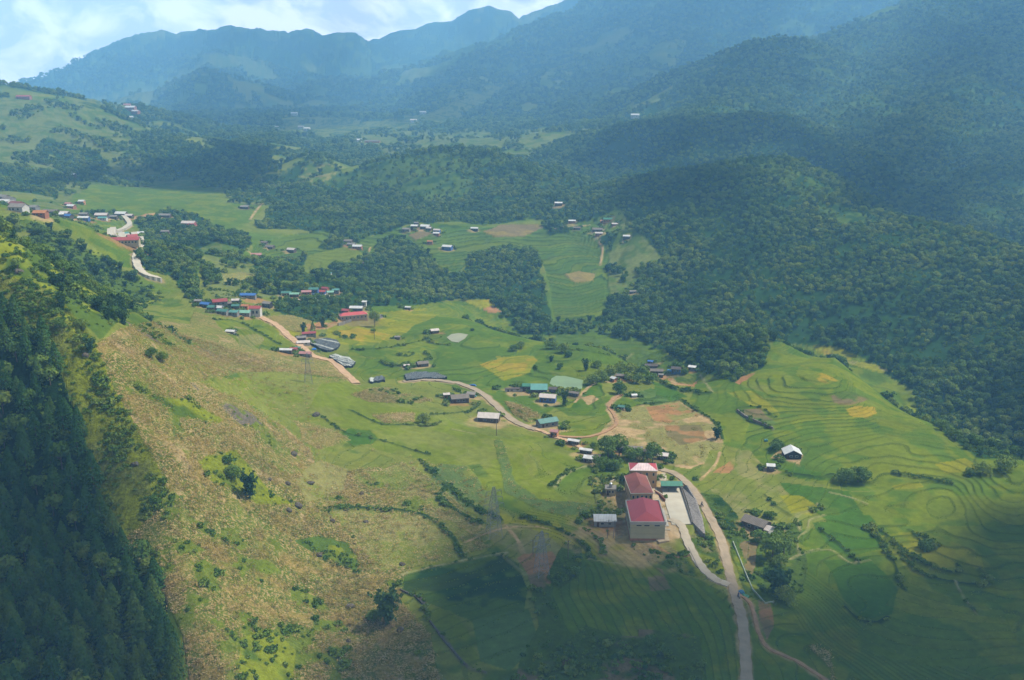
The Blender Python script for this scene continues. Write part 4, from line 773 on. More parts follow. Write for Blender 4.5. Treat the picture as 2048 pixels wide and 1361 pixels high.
def slab(name, pts, m, top=.25, thick=.8, kind='structure', label=None, cat=None, bev=0):
    W = [raycast(*p) for p in pts]; W = [Vector(p) for p in W if p]; z = sum(p.z for p in W)/len(W) + top; n = len(W)
    sl = sum(W[i].x*W[(i+1)%n].y-W[(i+1)%n].x*W[i].y for i in range(n))
    if sl < 0: W = W[::-1]
    V_ = [(p.x, p.y, z) for p in W] + [(p.x, p.y, z-thick) for p in W]; F_ = [tuple(range(n))] + [(i, i+n, (i+1)%n+n, (i+1)%n) for i in range(n)]
    o = mesh(name, V_, F_, m); tag(o, label, cat, None, kind); return o, z
def water(name, col, rough):
    m = mat(name, col, rough, .12, .15, .0, .5); return m
slab('pond', [(893,676),(903,669),(918,667),(936,670),(930,678),(916,686),(903,684)], water('pond_silt', L(176,172,124), .25), .2, 1.2)
slab('pond', [(1099,768),(1103,758),(1112,753),(1130,753),(1166,761),(1164,779),(1136,779),(1110,775)], water('pond_algae', L(140,164,104), .3), .2, 1.5)
CY, CYZ = slab('courtyard', [(1323,979),(1361,977),(1372,1010),(1383,1050),(1344,1051),(1333,1015)], mat('yard_concrete', L(214,206,186), .9, .10, .25, .1), .3, 2.5)
slab('courtyard', [(616,603),(632,594),(655,592),(660,597),(640,604)], mat('yard_gravel', L(196,186,168), .9, .1, .25, .1), .3, 1.5)
slab('pavement', [(1298,950),(1310,955),(1316,990),(1322,1010),(1339,1084),(1318,1089),(1308,1078),(1322,1040),(1300,1000)], mat('tiled_path', L(206,184,150), .9, .2, .8, .1), .25, 1.6)
# ------------------------------------------------------------------ buildings
def boxv(V_, F_, x0, x1, y0, y1, z0, z1):
    k = len(V_); V_ += [(x0,y0,z0),(x1,y0,z0),(x1,y1,z0),(x0,y1,z0),(x0,y0,z1),(x1,y0,z1),(x1,y1,z1),(x0,y1,z1)]
    F_ += [(k,k+3,k+2,k+1),(k+4,k+5,k+6,k+7),(k,k+1,k+5,k+4),(k+1,k+2,k+6,k+5),(k+2,k+3,k+7,k+6),(k+3,k,k+4,k+7)]
def boxm(name, m, parent, *bs):
    V_, F_ = [], []
    for b in bs: boxv(V_, F_, *b)
    return mesh(name, V_, F_, m, parent)
ROOFC = dict(red=(158,66,66), red2=(172,76,74), pink=(190,136,132), brown=(140,76,60), teal=(78,134,122), teal2=(100,158,150), green=(60,130,104), pale=(140,190,164), white=(222,222,220), cream=(216,204,196), grey=(142,136,128), dark=(96,86,82), thatch=(128,118,108), blue=(70,120,190), orange=(196,132,84))
def rmat(c, axis='X'):
    return mat('roof_'+c+axis, L(*ROOFC[c], 1.35), .5 if c not in ('thatch', 'dark', 'grey') else .9, .16, .55, .15, .4, wave=(axis, .55, .25))
WALLC = dict(beige=(190,176,140), wood=(96,80,66), brick=(170,110,80), white=(210,206,196), grey=(140,136,130), dark=(60,54,52), orange=(206,140,90), blue=(80,110,170))
GLASS = mat('window_glass', (.03,.04,.05), .15, .1, 1, 0, .6); FRAME = mat('window_frame', L(206,200,186), .7, .1); DOORM = mat('door_wood', L(90,64,50), .7, .2)
def roofmesh(kind, w, d, z, rise, ov, m, parent, ridge='x', thick=.16):
    W2, D2 = w/2+ov, d/2+ov; V_, F_ = [], []
    if ridge == 'y': W2, D2 = D2, W2
    if kind == 'gable': top = [(-W2,-D2,z),(W2,-D2,z),(W2,0,z+rise),(-W2,0,z+rise),(W2,D2,z),(-W2,D2,z)]; fc = [(0,1,2,3),(3,2,4,5)]; edge = [0,1,2,4,5,3]
    elif kind == 'hip':
        h = min(W2*.8, D2*1.0); top = [(-W2,-D2,z),(W2,-D2,z),(W2,D2,z),(-W2,D2,z),(-W2+h,0,z+rise),(W2-h,0,z+rise)]; fc = [(0,1,5,4),(1,2,5),(2,3,4,5),(3,0,4)]; edge = [0,1,2,3]
    elif kind == 'shed': top = [(-W2,-D2,z),(W2,-D2,z),(W2,D2,z+rise),(-W2,D2,z+rise)]; fc = [(0,1,2,3)]; edge = [0,1,2,3]
    else:
        n = 9; top = []; fc = []
        for i in range(n): a = -1+2*i/(n-1); top += [(-W2, a*D2, z+rise*(1-a*a)), (W2, a*D2, z+rise*(1-a*a))]
        for i in range(n-1): fc.append((2*i, 2*i+1, 2*i+3, 2*i+2))
        edge = [0,1]+[2*i+1 for i in range(1, n)]+[2*i for i in range(n-1, 0, -1)]
    if ridge == 'y': top = [(-y, x, zz) for x, y, zz in top]
    k = len(top); V_ = top + [(x, y, zz-thick) for x, y, zz in top]; F_ = list(fc) + [tuple(i+k for i in f[::-1]) for f in fc]
    for i in range(len(edge)): a, b = edge[i], edge[(i+1) % len(edge)]; F_.append((a, a+k, b+k, b))
    return mesh('roof', V_, F_, m, parent)
HC = []
def house(u, v, w, d, h, rot, roof, wall, label, kind='gable', name='house', cat='house', rise=None, win=2, group=None, ridge='x', px=None, ov=.35, z=None, open_=False):
    p = raycast(u, v)
    if p is None: print('MISS', label); return None
    if name == 'house' and h < 2.15 and w < 4.5: name, cat = 'shed', 'shed'
    r = bpy.data.objects.new(name, None); COL.objects.link(r); r.empty_display_size = .5; zz = p[2] if z is None else z; r.location = (p[0], p[1], zz); r.rotation_euler = (0, 0, R(rot)); tag(r, label, cat, group); HC.append((p[0], p[1], max(w, d)*.62))
    wm = mat('wall_'+wall, L(*WALLC[wall], 1.35), .9, .15, .6, .1); rise = rise if rise is not None else (d if ridge == 'x' else w)*.28; V_, F_ = [], []
    w2, d2 = w/2, d/2
    if open_:
        for x in np.linspace(-w2+.15, w2-.15, max(3, int(w/1.8))):
            for y in (-d2+.1, d2-.1): boxm('post', wm, r, (x-.07, x+.07, y-.07, y+.07, -1.0, h))
        boxm('wall', wm, r, (-w2+.2, w2-.2, d2-.06, d2+.02, -1.0, h-.05))
    else:
        boxv(V_, F_, -w2, w2, -d2, d2, -1.6, h)
        k = len(V_)
        if kind == 'gable':
            if ridge == 'x': V_ += [(-w2,-d2,h),(-w2,d2,h),(-w2,0,h+rise*.9),(w2,-d2,h),(w2,d2,h),(w2,0,h+rise*.9)]
            else: V_ += [(-w2,-d2,h),(w2,-d2,h),(0,-d2,h+rise*.9),(-w2,d2,h),(w2,d2,h),(0,d2,h+rise*.9)]
            F_ += [(k,k+2,k+1),(k+3,k+4,k+5)]
        mesh('wall', V_, F_, wm, r)
        if w > 2.4:
            nwin = max(1, int(win))
            for i in range(nwin):
                x = -w2 + w*(i+1)/(nwin+1.0)+.25; ww = min(.55, w*.09); o = boxm('window', FRAME, r, (x-ww-.08, x+ww+.08, -d2-.05, -d2+.02, h*.38, h*.78)); boxm('pane', GLASS, o, (x-ww, x+ww, -d2-.08, -d2-.052, h*.42, h*.74))
            x = -w2+w*.12+.3; boxm('door', DOORM, r, (x-.4, x+.4, -d2-.04, -d2+.02, .02, h*.78))
    roofmesh(kind, w, d, h+.02, rise, ov, rmat(roof, 'X' if ridge == 'x' else 'Y'), r, ridge)
    return r
# --- the school on the road
def school_hall():
    p = raycast(1289, 1058); r = bpy.data.objects.new('school_hall', None); COL.objects.link(r); r.location = (p[0], p[1], p[2]); r.rotation_euler = (0, 0, R(-1.0)); HC.append((p[0], p[1], 14))
    tag(r, 'large beige hall with crimson hipped roof behind a parapet, nearest building of the school', 'school building')
    wm = mat('hall_wall', L(176,168,134,1.3), .9, .06, .4, .05); W2, D2, H_ = 5.7, 8.6, 6.0
    V_, F_ = [], []; boxv(V_, F_, -W2, W2, -D2, D2, -1.2, H_); mesh('wall', V_, F_, wm, r)
    boxm('plinth', mat('plinth_brick', L(160,108,84,1.3), .9, .15, 2), r, (-W2-.12, W2+.12, -D2-.12, D2+.12, -3.5, .6))
    boxm('parapet', mat('parapet', L(176,168,156,1.3), .9, .1), r, (-W2-.25, W2+.25, -D2-.25, -D2+.1, H_-.3, H_+.75), (-W2-.25, W2+.25, D2-.1, D2+.25, H_-.3, H_+.75), (-W2-.25, -W2+.1, -D2+.1, D2-.1, H_-.3, H_+.75), (W2-.1, W2+.25, -D2+.1, D2-.1, H_-.3, H_+.75))
    W3, D3, z = W2-.12, D2-.12, H_+.35; hp = 5.0; rs = 1.7
    top = [(-W3,-D3,z),(W3,-D3,z),(W3,D3,z),(-W3,D3,z),(0,-D3+hp,z+rs),(0,D3-.3,z+rs)]
    mesh('roof', top, [(0,1,4),(1,2,5,4),(2,3,5),(3,0,4,5)], mat('roof_crimson', L(178,54,56,1.3), .45, .06, .4, .05, .6, wave=('X', .5, .12)), r)
    for x in (-3.7, -1.1, 2.3):
        o = boxm('vent_window', FRAME, r, (x-.2, x+1.7, -D2-.06, -D2+.02, H_-.95, H_-.42)); boxm('pane', GLASS, o, (x-.1, x+1.6, -D2-.09, -D2-.062, H_-.88, H_-.5))
    for z_ in (2.2, 4.4): boxm('ledge', mat('hall_ledge', L(158,150,122,1.3), .9, .1), r, (-W2-.04, W2+.04, -D2-.05, -D2+.01, z_, z_+.12))
    for i in range(6):
        y = -D2+1.6+i*2.6; o = boxm('window', FRAME, r, (-W2-.06, -W2+.02, y, y+1.3, 3.2, 5.2)); boxm('pane', GLASS, o, (-W2-.09, -W2-.062, y+.1, y+1.2, 3.3, 5.1))
    boxm('canopy', mat('canopy', L(200,186,160,1.3), .8), r, (W2, W2+2.0, -D2+1.0, -D2+1.9, 3.1, 3.35)); boxm('gutter_walk', mat('gutter_walk', L(190,184,172,1.3), .9, .2, 1.2), r, (W2+.26, W2+1.7, -D2+3.0, D2-.5, H_-2.4, H_-2.15))
    return r
school_hall()
def school_wing(u, v, w, d, h, rot, rc, front, label, patch=None, storeys=2, sidewin=True):
    p = raycast(u, v); r = bpy.data.objects.new('school_wing', None); COL.objects.link(r); r.location = p; r.rotation_euler = (0, 0, R(rot)); tag(r, label, 'school building'); HC.append((p[0], p[1], max(w, d)*.6))
    wm = mat('wing_wall', L(196,160,118,1.3), .9, .08, .5, .05); boxm('wall', wm, r, (-w/2, w/2, -d/2, d/2, -2.5, h))
    boxm('cornice', mat('cornice', L(206,196,176,1.3), .9), r, (-w/2-.35, w/2+.35, -d/2-.35, d/2+.35, h+.003, h+.25))
    W3, D3, z, rs = w/2+.2, d/2+.2, h+.3, 1.5
    if d > w: top = [(-W3,-D3,z),(W3,-D3,z),(W3,D3,z),(-W3,D3,z),(0,-D3+W3*1.1,z+rs),(0,D3-.4,z+rs)]; fc = [(0,1,4),(1,2,5,4),(2,3,5),(3,0,4,5)]
    else: top = [(-W3,-D3,z),(W3,-D3,z),(W3,D3,z),(-W3,D3,z),(-W3+D3*.9,0,z+rs),(W3-D3*.9,0,z+rs)]; fc = [(0,1,5,4),(1,2,5),(2,3,4,5),(3,0,4)]
    ro = mesh('roof', top, fc, rc, r)
    if patch:
        ro.data.materials.append(patch); ro.data.polygons[0].material_index = 1
    n = front
    for s in range(storeys):
        z0 = h-1.9-s*3.0
        if z0 < 0: break
        for i in range(n):
            x = -w/2+w*(i+.5)/n; o = boxm('window', FRAME, r, (x-.42, x+.42, -d/2-.05, -d/2+.02, z0, z0+1.25)); boxm('pane', GLASS, o, (x-.32, x+.32, -d/2-.08, -d/2-.052, z0+.1, z0+1.15))
        for i in range(int(d/2.8)):
            y = -d/2+1.4+i*2.8
            for sx in (-1, 1): a, b = sorted((sx*(w/2-.02), sx*(w/2+.05))); a2, b2 = sorted((sx*(w/2+.052), sx*(w/2+.08))); o = boxm('window', FRAME, r, (a, b, y-.5, y+.5, z0, z0+1.3)); boxm('pane', GLASS, o, (a2, b2, y-.4, y+.4, z0+.1, z0+1.2))
    return r
school_wing(1276, 1004, 7.6, 15.5, 6.6, 2, mat('roof_rust', L(140,72,58,1.3), .6, .2, .35, .1, .4, wave=('X', .5, .2)), 5, 'long school wing with weathered rust-brown roof directly behind the crimson-roofed hall')
school_wing(1285, 966, 9.8, 7.0, 6.2, -3, mat('roof_school_red', L(176,56,62,1.3), .4, .1, .4, .1, .5, wave=('X', .5, .15)), 4, 'rear school block with red hipped roof whose front slope is coloured white for reflected glare', mat('roof_glare', L(226,200,200,1.2), .5, .25, .6, .1, .5, wave=('X', .6, .3)))  # reflected glare on the front slope is put in as a whitish second colour
house(1342, 981, 7.4, 4.0, 2.7, -1, 'green', 'grey', 'open shelter on posts with bright teal roof at the head of the concrete courtyard', 'gable', 'shelter', 'shelter', rise=1.0, open_=True)
sh = house(1209, 1049, 7.2, 4.6, 2.3, -1, 'white', 'grey', 'shed with bright white arched sheet roof left of the crimson-roofed hall', 'barrel', 'shed', 'shed', rise=1.2)
def retaining():
    P1 = [raycast(*p) for p in [(1364,976),(1376,1010),(1386,1048),(1400,1072)]]; P2 = [raycast(*p) for p in [(1372,980),(1390,1010),(1402,1048),(1407,1078)]]; V_, F_ = [], []
    for a, b in zip(P1, P2): V_ += [(a[0], a[1], a[2]+.5), (b[0], b[1], b[2]+2.0), (b[0]+.5, b[1], b[2]+2.0), (b[0]+.5, b[1], b[2]-1), (a[0], a[1], a[2]-1.5)]
    n = 5
    for i in range(len(P1)-1):
        for j in range(n): F_.append((i*n+j, i*n+(j+1) % n, (i+1)*n+(j+1) % n, (i+1)*n+j))
    F_ += [tuple(range(n))[::-1], tuple(range((len(P1)-1)*n, len(P1)*n))]
    o = mesh('retaining_wall', V_, F_, mat('rubble_stone', L(140,134,128,1.3), .95, .35, 1.4, .5)); tag(o, 'sloping grey stone retaining wall between the concrete courtyard and the road', 'wall')
retaining()
def wallrun(pts, h, th, m, label, name='low_wall', cat='wall'):
    W = [Vector(raycast(*p)) for p in pts]; V_, F_ = [], []
    for i, p in enumerate(W):
        a = W[max(0, i-1)]; b = W[min(len(W)-1, i+1)]; d = b-a; d.z = 0; d.normalize(); s = Vector((-d.y, d.x, 0))*th/2
        V_ += [tuple(p-s-Vector((0,0,.8))), tuple(p+s-Vector((0,0,.8))), tuple(p+s+Vector((0,0,h))), tuple(p-s+Vector((0,0,h)))]
    for i in range(len(W)-1):
        for j in range(4): F_.append((i*4+j, i*4+(j+1) % 4, (i+1)*4+(j+1) % 4, (i+1)*4+j))
    F_ += [(0,1,2,3)[::-1], tuple(len(V_)-4+j for j in range(4))]; o = mesh(name, V_, F_, m); tag(o, label, cat); return o
cw = mat('wall_render', L(206,192,168,1.3), .9, .15, 1); rw = mat('wall_rubble', L(130,122,112,1.3), .95, .3, 1.5, .4)
wallrun([(1361,977),(1372,1010),(1384,1050)], 1.0, .3, mat('dark_coping', L(110,104,98,1.3), .9, .15), 'dark edged parapet along the right side of the concrete courtyard')
wallrun([(1311,987),(1320,994),(1330,1004)], 1.1, .35, mat('brick_brown', L(134,86,66,1.3), .9, .2, 2), 'brown brick wall of the steps between the hall and the courtyard')
wallrun([(1309,983),(1318,988),(1328,995)], .7, .3, cw, 'pale parapet above the brown brick steps beside the courtyard')
wallrun([(1304,949),(1311,955),(1319,962)], 1.0, .25, cw, 'pale fence wall running from the rear school block to the teal shelter')
wallrun([(1236,958),(1228,962),(1220,966)], .6, .2, cw, 'thin white fence wall left of the rust-roofed school wing')
wallrun([(1366,1065),(1378,1100),(1395,1136),(1420,1160)], .5, .25, rw, 'low kerb wall down the left side of the school drive')
wallrun([(1475,822),(1490,834),(1515,845),(1546,858)], .8, .5, rw, 'grey stone wall below the fallow plot among the right-hand terraces')
wallrun([(800,1180),(830,1193),(850,1212),(858,1240),(885,1278),(930,1330)], .35, .45, mat('dark_rubble', L(96,92,84,1.5), .95, .4, 1.5, .4), 'dry stone wall curving beside the dark green shaded field')
wallrun([(1466,1085),(1476,1110),(1490,1145),(1505,1180),(1530,1208),(1548,1205)], .5, .3, mat('conduit', L(150,160,140,1.3), .9, .2), 'grey concrete water channel winding right of the road junction', 'water_channel', 'channel')
wallrun([(676,652),(690,648),(706,642)], 1.6, .5, rw, 'grey stone bank wall below the long red roofed school in the distance')
# --- farm buildings, huts and hamlets: px, px, width, depth, eaves height, turn, roof, wall, label, extra
HL = [
 (978,842,9.0,5.6,2.3,-9,'cream','wood','long pale corrugated roof barn alone on the green slope left of the road bend',{}),
 (919,804,8.0,5.0,2.4,14,'thatch','wood','grey thatched farmhouse on a round green plot below the road',{}),
 (893,796,2.6,2.2,1.9,12,'cream','brick','tiny pale roofed hut left of the grey thatched farmhouse',{}),
 (942,795,3.8,2.2,1.8,-12,'grey','wood','low grey lean-to right of the grey thatched farmhouse',dict(kind='shed')),
 (1094,853,8.6,4.6,2.6,24,'teal','grey','long teal roofed house beside the road above the small orange hut',{}),
 (1109,873,3.0,2.6,2.4,-20,'pink','orange','small orange walled hut with pink roof at the path junction',dict(name='hut', cat='hut')),
 (1078,786,7.6,5.0,2.4,-2,'teal2','wood','wide turquoise roofed house left of the green pond',dict(kind='shed', rise=1.4)),
 (1053,781,3.6,3.6,2.6,-4,'green','wood','dark green roofed house touching the left side of the turquoise roof',{}),
 (1096,803,7.4,4.4,2.5,-13,'cream','blue','pale pinkish roofed house with blue gable just below the turquoise roof',{}),
 (1106,785,3.6,3.0,2.0,-10,'dark','wood','dark scrap shed between the turquoise roof and the green pond',{}),
 (1145,792,6.2,2.2,1.8,-24,'thatch','wood','long low brown shed below the green pond',{}),
 (1028,783,8.6,1.6,1.5,7,'dark','white','row of low white walled pens left of the turquoise roof',dict(name='shed', cat='shed')),
 (1148,889,4.6,1.9,1.8,-24,'white','wood','narrow white roofed roadside shed, the farther of the two near the dark trees',{}),
 (1172,908,4.8,1.9,1.9,-22,'white','wood','narrow white roofed roadside shed, the nearer of the two near the dark trees',{}),
 (1178,923,3.6,3.0,1.8,-20,'white','grey','patched white sheet roof below the nearer roadside shed',{}),
 (1192,922,3.2,2.8,2.0,-10,'thatch','brick','brown plank roofed hut at the left edge of the school trees',{}),
 (1262,904,9.0,2.6,1.9,-9,'grey','wood','long grey roofed stable behind the school trees',{}),
 (1231,899,5.2,2.4,1.9,-4,'thatch','wood','pale grey roofed shed at the left end of the long stable',{}),
 (1290,910,3.6,2.0,1.9,-8,'dark','wood','short dark roofed shed at the right end of the long stable',{}),
 (1325,919,4.0,1.9,1.9,-16,'cream','wood','small cream fronted cart shed right of the school trees',dict(kind='shed')),
 (1583,913,6.6,6.2,2.0,-4,'white','dark','white gabled roof house with dark front on an orange earth pad',dict(ridge='y')),
 (1541,939,2.8,2.4,1.8,-10,'white','wood','small white roofed hut in front of the bright green paddy',{}),
 (1512,1056,8.6,5.4,2.4,-44,'thatch','wood','large grey plank roofed farmhouse above the dark trees by the road',{}),
 (1532,1066,3.6,3.6,2.0,-44,'cream','white','pale roofed annex at the lower end of the grey plank farmhouse',{}),
 (1302,738,7.0,3.4,2.2,-2,'dark','wood','dark brown roofed farmhouse at the top of the upper farm',{}),
 (1313,748,7.2,3.6,2.1,-6,'thatch','wood','grey shingled farmhouse in front of the dark brown one',{}),
 (1352,745,5.2,3.8,2.4,-14,'dark','blue','brown roofed house with blue wall at the right of the upper farm',{}),
 (1322,755,2.4,2.0,1.8,-10,'grey','wood','tiny grey hut at the foot of the upper farm',{}),
 (1301,728,2.8,2.0,1.7,-20,'blue','grey','small pale blue roofed hut behind the dark brown farmhouse',{}),
 (1384,740,4.0,2.0,1.8,-25,'white','grey','broken white roofed shed at the right end of the upper farm',dict(kind='shed')),
 (1246,758,7.2,2.6,1.9,-9,'thatch','wood','low grey roof half hidden among trees above the vegetable plots',{}),
 (1228,763,2.6,2.6,1.8,-50,'white','orange','steep white sheeted hut at the left end of the low grey roof',{}),
 (1268,795,2.2,1.8,1.3,10,'white','white','little white shelter in the middle of the vegetable plots',dict(name='hut', cat='hut')),
 (1243,820,2.6,2.0,1.7,-20,'teal','grey','tiny teal roofed hut where the earth path meets the red field',{}),
 (869,667,4.6,3.2,2.0,22,'cream','wood','pale roofed house left of the silty pond',{}),
 (795,679,2.8,2.0,1.6,0,'grey','wood','small grey field hut right of the golden paddy',{}),
 (816,619,3.4,2.0,1.6,-12,'white','wood','small white field hut under the edge of the gorge wood',{}),
 (845,733,5.6,3.6,1.9,22,'thatch','wood','weathered thatched hut above the long black net nursery',{}),
 (813,736,2.6,1.6,1.5,15,'cream','wood','tiny cream hut left of the weathered thatched hut',{}),
 (758,636,3.6,3.0,1.6,-30,'grey','grey','striped grey roofed shed behind the lone tall tree',{}),
 (692,628,4.6,3.2,2.4,-18,'red2','brick','small red roofed house behind the long red roofed school',{}),
 (713,622,8.2,4.0,2.2,-4,'white','wood','wide white roofed building behind the long red roofed school',{}),
 (729,614,2.6,2.2,3.6,-6,'white','white','white box shaped tank house at the wood edge',dict(kind='shed', rise=.3, name='tank_house', cat='tank house')),
 (618,673,7.4,3.0,2.0,19,'red','grey','narrow crimson roofed building beside the red earth yard',{}),
 (603,681,4.8,3.0,1.8,14,'grey','wood','grey roofed building between the crimson roof and the road',{}),
 (607,690,6.6,3.2,1.6,14,'cream','white','low pale roofed workshop nearest the dirt road',{}),
 (572,706,6.4,2.4,1.8,-4,'white','wood','white roofed shed on the left side of the dirt road',{}),
 (588,704,3.4,2.2,1.8,-4,'red2','brick','small red roofed stall beside the dirt road',{}),
 (596,702,2.6,2.0,1.8,-4,'teal','grey','small teal roofed stall beside the dirt road',{}),
 (611,713,5.6,3.0,1.8,-6,'pink','wood','faded pink roofed shed below the dirt road',{}),
 (462,667,4.8,2.6,1.3,-14,'white','grey','white sheeted shed alone on the brown corn slope',{}),
 # roadside hamlet
 (440,612,8.4,5.0,3.0,22,'red','grey','big red roofed house at the back of the roadside hamlet',{}),
 (412,615,5.6,3.6,2.2,-18,'blue','dark','dark blue roofed house at the left of the roadside hamlet',{}),
 (397,608,3.8,3.0,2.0,0,'grey','wood','grey hut at the far left of the roadside hamlet',{}),
 (437,622,4.6,3.4,2.2,-8,'white','grey','white roofed house below the big red roof',{}),
 (424,622,4.0,3.6,2.4,-10,'teal','dark','dark teal roofed house left of the white roof',{}),
 (446,629,6.0,3.8,2.2,-12,'teal','grey','teal roofed house in the front row of the roadside hamlet',{}),
 (466,631,6.4,3.6,2.2,-8,'teal2','grey','blue-green roofed house in the middle of the front row',{}),
 (489,632,7.2,4.4,2.3,-4,'pale','grey','pale green roofed house next to the tall red roofed one',{}),
 (512,633,6.4,4.6,5.2,-2,'red2','white','two storey house with red roof at the end of the hamlet road',{}),
 (472,618,4.4,3.0,2.0,0,'teal','wood','small teal roof standing alone behind the front row',{}),
 (455,613,4.6,3.0,2.0,24,'thatch','wood','brown roofed hut right of the big red roof',{}),
 (491,618,4.2,3.0,2.0,-10,'orange','orange','tan hut behind the pale green roof',{}),
 (471,606,4.2,3.0,1.8,10,'cream','wood','small cream roofed hut at the upper edge of the hamlet',{}),
 (497,596,9.4,3.8,2.0,-1,'blue','grey','long bright blue roof above the roadside hamlet',{}),
 (535,614,5.2,3.6,2.4,-20,'grey','dark','dark grey hut among bushes right of the hamlet',{}),
 (573,592,6.0,3.4,2.2,8,'teal','white','teal roofed house at the left of the yard hamlet',{}),
 (589,594,5.6,3.0,2.0,6,'pale','wood','pale green roofed house beside the gravel yard',{}),
 (613,590,6.0,3.4,2.2,12,'pink','brick','pinkish roofed house above the gravel yard',{}),
 (628,587,6.0,3.8,3.0,-4,'teal','blue','teal roofed house with blue wall above the gravel yard',{}),
 (643,590,5.4,3.6,2.4,-2,'red2','blue','rose red roofed house right of the teal roof with blue wall',{}),
 (651,584,4.4,3.2,2.6,-20,'red','brick','red gabled house behind the rose red roof',{}),
 (661,590,4.2,3.2,2.0,10,'pale','wood','pale green hut half hidden at the wood edge',{}),
 (672,586,4.6,3.2,2.2,-4,'teal2','grey','turquoise roofed house at the right end of the yard hamlet',{}),
 (657,552,5.6,3.4,2.4,-10,'teal2','white','white and turquoise roofed house surrounded by trees',{}),
 # houses on the far bench
 (697,487,7.6,5.0,2.4,-12,'thatch','wood','brown thatched house at the left of the earth track crossing',{}),
 (703,493,7.4,4.4,2.2,-10,'grey','wood','grey roofed house between the thatched and the white one',{}),
 (715,498,8.6,5.0,2.6,-8,'white','brick','bright white roofed house beside the earth track crossing',{}),
 (829,457,6.6,4.6,2.6,-10,'white','wood','white roofed house at the left top of the bench hamlet',{}),
 (833,450,4.6,3.2,2.2,-10,'grey','wood','small grey house behind the bench hamlet',{}),
 (851,458,9.4,5.8,2.8,-16,'white','wood','largest white roofed house of the bench hamlet',{}),
 (858,461,5.2,4.0,2.4,-16,'cream','wood','cream roofed annex below the largest white roof',{}),
 (813,463,7.4,4.4,2.4,-16,'grey','grey','grey roofed house at the left foot of the bench hamlet',{}),
 (874,465,6.4,4.0,2.4,-18,'cream','blue','cream roofed house with blue wall right of the bench hamlet',{}),
 (873,471,5.8,4.0,2.2,-10,'white','brick','small white roofed house below the blue walled one',{}),
 (895,499,9.2,5.2,2.8,-20,'white','blue','big white roofed house with blue wall on the terraces',{}),
 (860,487,5.0,3.2,2.0,-4,'orange','brick','brown hut left of the big white roofed terrace house',{}),
 (949,461,7.0,4.0,2.2,-6,'white','dark','white roofed house left of the round brown field',{}),
 (583,504,7.6,4.8,2.4,-20,'cream','wood','pale roofed house alone among small terraces',{}),
 (540,498,7.6,5.0,2.3,-14,'thatch','wood','thatched house on the left terraces',{}),
 (529,489,5.6,4.0,2.0,-14,'thatch','wood','smaller thatched hut behind the thatched house on the left terraces',{}),
 (513,515,8.8,5.2,2.4,8,'pink','brick','pinkish roofed house at the left edge of the small terraces',{}),
 (1144,446,7.0,3.6,2.2,-4,'white','brick','white roofed shed on the earth path across the far bench',{}),
 (1117,411,8.0,4.4,2.6,-4,'white','wood','lone white roofed house on the wooded hillside',{}),
 (1216,444,9.6,5.2,2.8,-4,'green','orange','green roofed house on bare earth at the foot of the wooded hill',{}),
 (1206,446,5.6,3.6,2.0,-4,'orange','orange','orange walled hut left of the green roofed house',{}),
 (1229,452,5.2,3.6,2.0,-4,'cream','brick','small cream shed right of the green roofed house',{}),
 (1154,460,6.6,3.8,2.2,-8,'thatch','wood','thatched hut beside the path to the far farm',{}),
 (1195,464,10.0,5.6,2.6,-8,'thatch','wood','large thatched farmhouse left of the dark tree clump',{}),
 (1198,471,7.0,3.8,2.2,-8,'cream','brick','pale roofed barn below the large thatched farmhouse',{}),
 (1253,477,6.2,3.8,2.2,-8,'white','wood','white roofed hut right of the dark tree clump',{}),
 (1265,587,5.2,2.6,1.8,10,'grey','grey','pale grey field shelter inside the wood clearing',{}),
 # far left hamlet
 (250,489,19.0,6.0,3.2,9,'red2','beige','long red roofed school beside the white road bend',dict(win=8)),
 (265,482,7.0,7.0,3.0,35,'red2','beige','red roofed cross wing at the right end of the distant school',{}),
 (249,473,7.0,4.6,2.6,10,'teal2','white','small teal house behind the distant red school',{}),
 (276,472,10.0,5.0,2.4,22,'white','brick','long white roof right of the distant red school',{}),
 (378,452,13.0,7.0,3.0,-6,'cream','brick','broad pale roofed house among trees on the wooded knoll',{}),
 (386,455,7.0,5.0,2.6,-6,'red2','brick','red roofed annex beside the broad pale roof on the knoll',{}),
 (331,468,7.0,4.0,2.4,0,'grey','wood','grey roof almost lost in the trees of the knoll',{}),
 (243,433,11.0,7.0,3.0,-8,'white','wood','white roofed house at the top of the white road',{}),
 (259,436,7.4,5.0,2.6,-8,'cream','wood','cream roofed house right of the top of the white road',{}),
 (228,438,7.0,5.0,2.4,-4,'grey','wood','grey roofed house left of the top of the white road',{}),
 (204,436,12.0,7.0,3.0,0,'cream','wood','widest cream roof in the far left hamlet row',{}),
 (206,441,8.0,4.6,2.4,0,'teal2','white','teal roof in front of the widest cream roof',{}),
 (168,441,10.0,5.0,2.6,-2,'white','blue','white roofed house with blue wall in the far left row',{}),
 (168,433,8.0,5.0,2.4,-4,'grey','wood','grey roofed house behind the white one in the far left row',{}),
 (136,437,8.4,5.6,2.6,-16,'blue','wood','violet grey roofed house in the far left row',{}),
 (120,434,7.6,5.4,2.6,14,'white','wood','small white roof left of the violet grey one',{}),
 (129,432,9.0,6.0,2.8,-8,'cream','wood','cream roof behind the violet grey one',{}),
 (102,429,14.0,6.4,3.0,-6,'thatch','wood','long brown roof at the left part of the far row',{}),
 (82,433,8.0,5.0,2.4,-4,'orange','brick','orange earth walled shed left of the long brown roof',{}),
 (143,417,8.0,5.4,2.6,-14,'white','brick','white house on the green slope above the far row',{}),
 (164,409,6.0,5.0,3.4,-2,'white','orange','tiny white roofed house standing apart above the far row',{}),
 (137,412,6.4,4.4,2.4,-14,'pink','brick','pink roofed house behind the white one on the green slope',{}),
 (330,435,12.0,5.4,2.4,-4,'grey','wood','grey roofs beside the bare orange terrace',{}),
